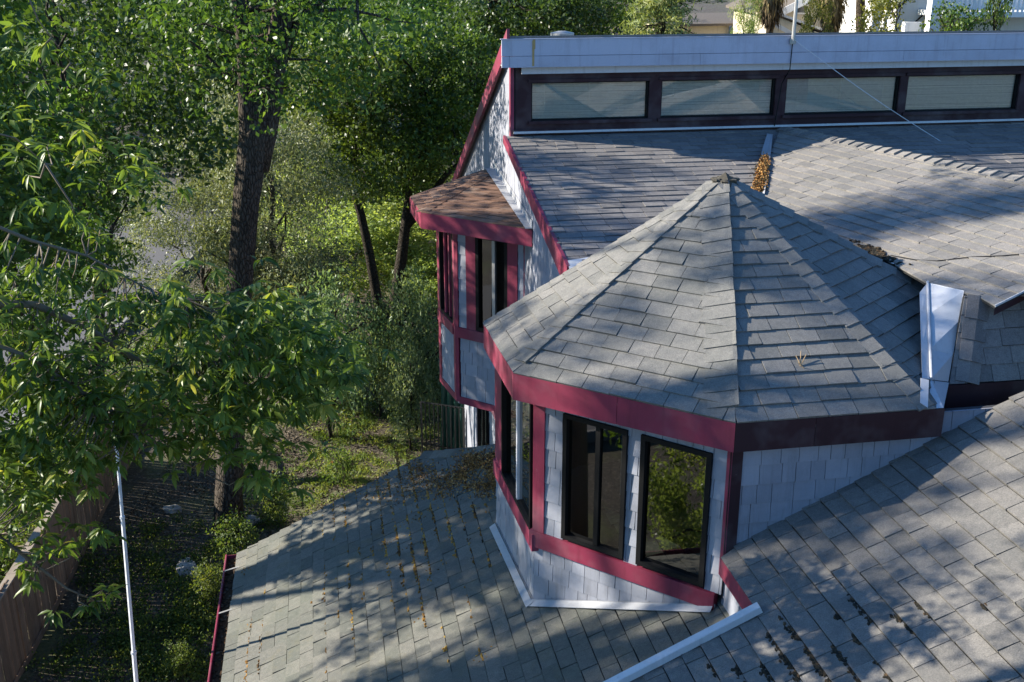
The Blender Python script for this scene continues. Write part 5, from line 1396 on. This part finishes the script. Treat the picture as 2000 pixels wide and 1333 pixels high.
# palms
M['thatch'] = mat_leaf('dry_palm_thatch', [(0, (.06, .04, .02)), (.5, (.17, .12, .06)), (1, (.34, .28, .12))], .2, .8); M['palmbark'] = mat_bark('palm_bark', (.06, .045, .032), (.15, .115, .08), 14)
PG = 'palms in front of the cream house'
def palm(x, yb, Y, r, thatch, label, lean=0.):
    b = hp(x, yb, Y); g = gz(b[0], b[1]); t = empty('palm_tree', (b[0], b[1], g), label=label, cat='palm', group=PG)
    top = hp(x + lean, -430, Y); mb = MB(); k = 14
    pts = [V(b[0], b[1], g - .2)] + [b + (top - b) * i / k for i in range(k + 1)]
    mb.tube(pts, [r * 1.2] + [r * (1 + .10 * (i % 2)) for i in range(k + 1)], 10, .5); build(mb, 'trunk', M['palmbark'], t, smooth=True)
    RR = np.random.default_rng(int(x)); P_ = []; U_ = []; N_ = []
    for i in range(60):
        th = RR.uniform(0, 6.28); e = nrm(V(math.cos(th), math.sin(th), RR.uniform(-.4, .9))); P_.append(top + e * .1); U_.append(e); N_.append(V(0, 0, 1) + RR.normal(0, .3, 3))
    l_ = RR.uniform(.9, 1.5, 60); co, F = big_leaves(np.array(P_), np.array(U_), np.array(N_), l_, l_ * .45, RR); link_mesh('fronds', co, F, np.tile(RR.random(60), 8), M['oak'], t)
    if thatch:
        y0, y1 = thatch; n = 900; s = RR.random(n) ** .6; a_ = hp(x, y0, Y); c_ = hp(x, y1, Y)
        th = RR.uniform(0, 6.28, n); rr_ = (.10 + .42 * (1 - s) * 1.0 + .12)[:, None]
        P_ = a_ + (c_ - a_) * s[:, None] + np.stack([np.cos(th), np.sin(th), 0 * th], 1) * rr_ * RR.uniform(.3, 1, (n, 1))
        U_ = np.stack([np.cos(th) * .35, np.sin(th) * .35, -np.ones(n)], 1) + RR.normal(0, .15, (n, 3)); co, F = big_leaves(P_, U_, np.stack([np.cos(th), np.sin(th), 0 * th], 1) + .01, RR.uniform(.25, .6, n), RR.uniform(.03, .07, n), RR)
        link_mesh('thatch', co, F, np.tile(np.clip(.9 - s + RR.normal(0, .2, n), 0, 1), 8), M['thatch'], t)
palm(1626, 66, 37.0, .09, (-60, 48), 'palm with a shaggy skirt of dead brown fronds'); palm(1680, 66, 36.0, .14, None, 'bare palm trunk leaning beside the brick pier', 6); palm(1504, 50, 37.5, .12, (-40, 30), 'palm trunk with a ragged skirt left of the mast')
# shrubs and cedar beyond the parapet
K_YSH = make_kind(19, 3, (0, 0, 1.9), (1.5, 1.2, 1.5), 70, 520, (.10, .06), mat_leaf('mustard_leaf', [(0, (.04, .06, .012)), (.5, (.13, .14, .025)), (1, (.27, .24, .05))]), .06, .25, .5, 'bark_dark')
K_FTH = make_kind(20, 3, (0, 0, 2.0), (1.0, .9, 1.9), 80, 800, (.14, .022), mat_leaf('feathery_leaf', [(0, (.10, .15, .04)), (.5, (.20, .26, .08)), (1, (.34, .36, .16))], .4), .05, .25, .45, 'bark_dark', up=.1)
def by_px(name, kind, x, y, Y, hc, s, rot, label, cat, group=None):
    p = hp(x, y, Y); g = gz(p[0], p[1]); return place(name, kind, p[0], p[1], rot, (s, s, (p[2] - g) / hc), label, cat, group)
by_px('mustard_shrub', K_YSH, 1755, 34, 35, 1.9, 1.12, 1, 'olive-yellow shrub between the palms and the white house', 'shrub')
by_px('feathery_shrub', K_FTH, 1452, 42, 35, 2.0, .5, 2, 'pale feathery shrub between cedar and mast', 'shrub')
K_VINE = make_kind(21, 3.2, (0, 0, 2.6), (.8, .7, .55), 26, 420, (.11, .08), M['oak'], .05, .22, .4, 'bark_dark')
by_px('leafy_vine', K_VINE, 1868, 44, 31.6, 2.6, .85, 0, 'green leafy branch in front of the white balcony house', 'shrub'); by_px('leafy_vine', K_VINE, 1950, 6, 31.6, 2.6, .5, 2, 'green leafy branch hanging by the balcony rail', 'shrub')
by_px('garden_shrub', K_YSH, 1590, 62, 35, 1.9, .4, 1, 'low green shrub at the foot of the mast', 'shrub')
# cedar: drooping layered sprays
cp = hp(1290, 75, 30); cg = gz(cp[0], cp[1]); cd = empty('cedar_tree', (cp[0], cp[1], cg), label='pale green drooping cedar behind the parapet', cat='tree')
RR = np.random.default_rng(55); mb = MB(); mb.tube([V(cp[0], cp[1], cg - .2), V(cp[0], cp[1], 3.5)], [.2, .05], 10, .5); Pn = []; tn_ = []
for k in range(120):
    z = RR.uniform(cg + 1., 3.2); th = RR.uniform(0, 6.28); ln = (2.6 - .40 * (z - cg - 3)) * RR.uniform(.7, 1.05); ln = max(.5, min(2.6, ln))
    st = V(cp[0], cp[1], z); en = st + V(math.cos(th) * ln, math.sin(th) * ln, -.25 * ln); mb.tube([st, st * .5 + en * .5 + EZ * .15, en], [.03, .02, .006], 5, .5); bt = RR.normal(.5, .18)
    for t_ in np.linspace(.25, 1, 12):
        c = st + (en - st) * t_ + EZ * .3 * t_ * (1 - t_)
        for _ in range(16): Pn.append(c + RR.normal(0, 1, 3) * V(.16, .16, .05) - EZ * abs(RR.normal(0, .18))); tn_.append(np.clip(bt + RR.normal(0, .15), 0, 1))
build(mb, 'trunk', M['bark_dark'], cd); Pn = np.array(Pn); co, f = leaf_quads(Pn, .19, .035, RR, .2, .8); link_mesh('crown', co, f, np.array(tn_), M['cedar'], cd)
# ================================================================== LIGHT
def set_light():
    wd = bpy.data.worlds.new('World'); sc.world = wd; wd.use_nodes = True
    nt = wd.node_tree; bg = nt.nodes['Background']
    sky = nt.nodes.new('ShaderNodeTexSky'); sky.sky_type = 'NISHITA'; sky.sun_disc = False
    el, al = math.radians(SUN_EL), math.radians(SUN_AL)
    to_sun = V(-math.cos(al) * math.cos(el), math.sin(al) * math.cos(el), math.sin(el))
    sky.sun_elevation = el
    sky.sun_rotation = math.atan2(to_sun[0], to_sun[1])
    sky.air_density = 1.0; sky.dust_density = .3; sky.ozone_density = 2.5
    mx = nt.nodes.new('ShaderNodeMix'); mx.data_type = 'RGBA'; mx.blend_type = 'MULTIPLY'; mx.inputs[0].default_value = 1; mx.inputs[7].default_value = (.55, .84, 1.12, 1)
    nt.links.new(sky.outputs[0], mx.inputs[6]); nt.links.new(mx.outputs[2], bg.inputs[0]); bg.inputs[1].default_value = SKY
    sl_ = bpy.data.lights.new('sun', 'SUN'); sl_.energy = SUN; sl_.angle = math.radians(.53); sl_.color = (1, .93, .80)
    so = bpy.data.objects.new('sun', sl_); COL.objects.link(so)
    so.rotation_euler = Vector(tuple(to_sun)).to_track_quat('Z', 'Y').to_euler(); so.location = (-20, 5, 30)
SUN_EL, SUN_AL, SUN, SKY = 25, 8, 5.0, .10
set_light()
vs = sc.view_settings; vs.view_transform = 'Standard'; vs.look = 'None'; vs.exposure = 1.43; vs.gamma = 1.0; vs.use_curve_mapping = False
sc.cycles.max_bounces = 8; sc.cycles.diffuse_bounces = 3; sc.cycles.glossy_bounces = 3; sc.cycles.transmission_bounces = 4; sc.cycles.transparent_max_bounces = 12
sc.cycles.use_denoising = True
sc.cycles.sample_clamp_indirect = 8
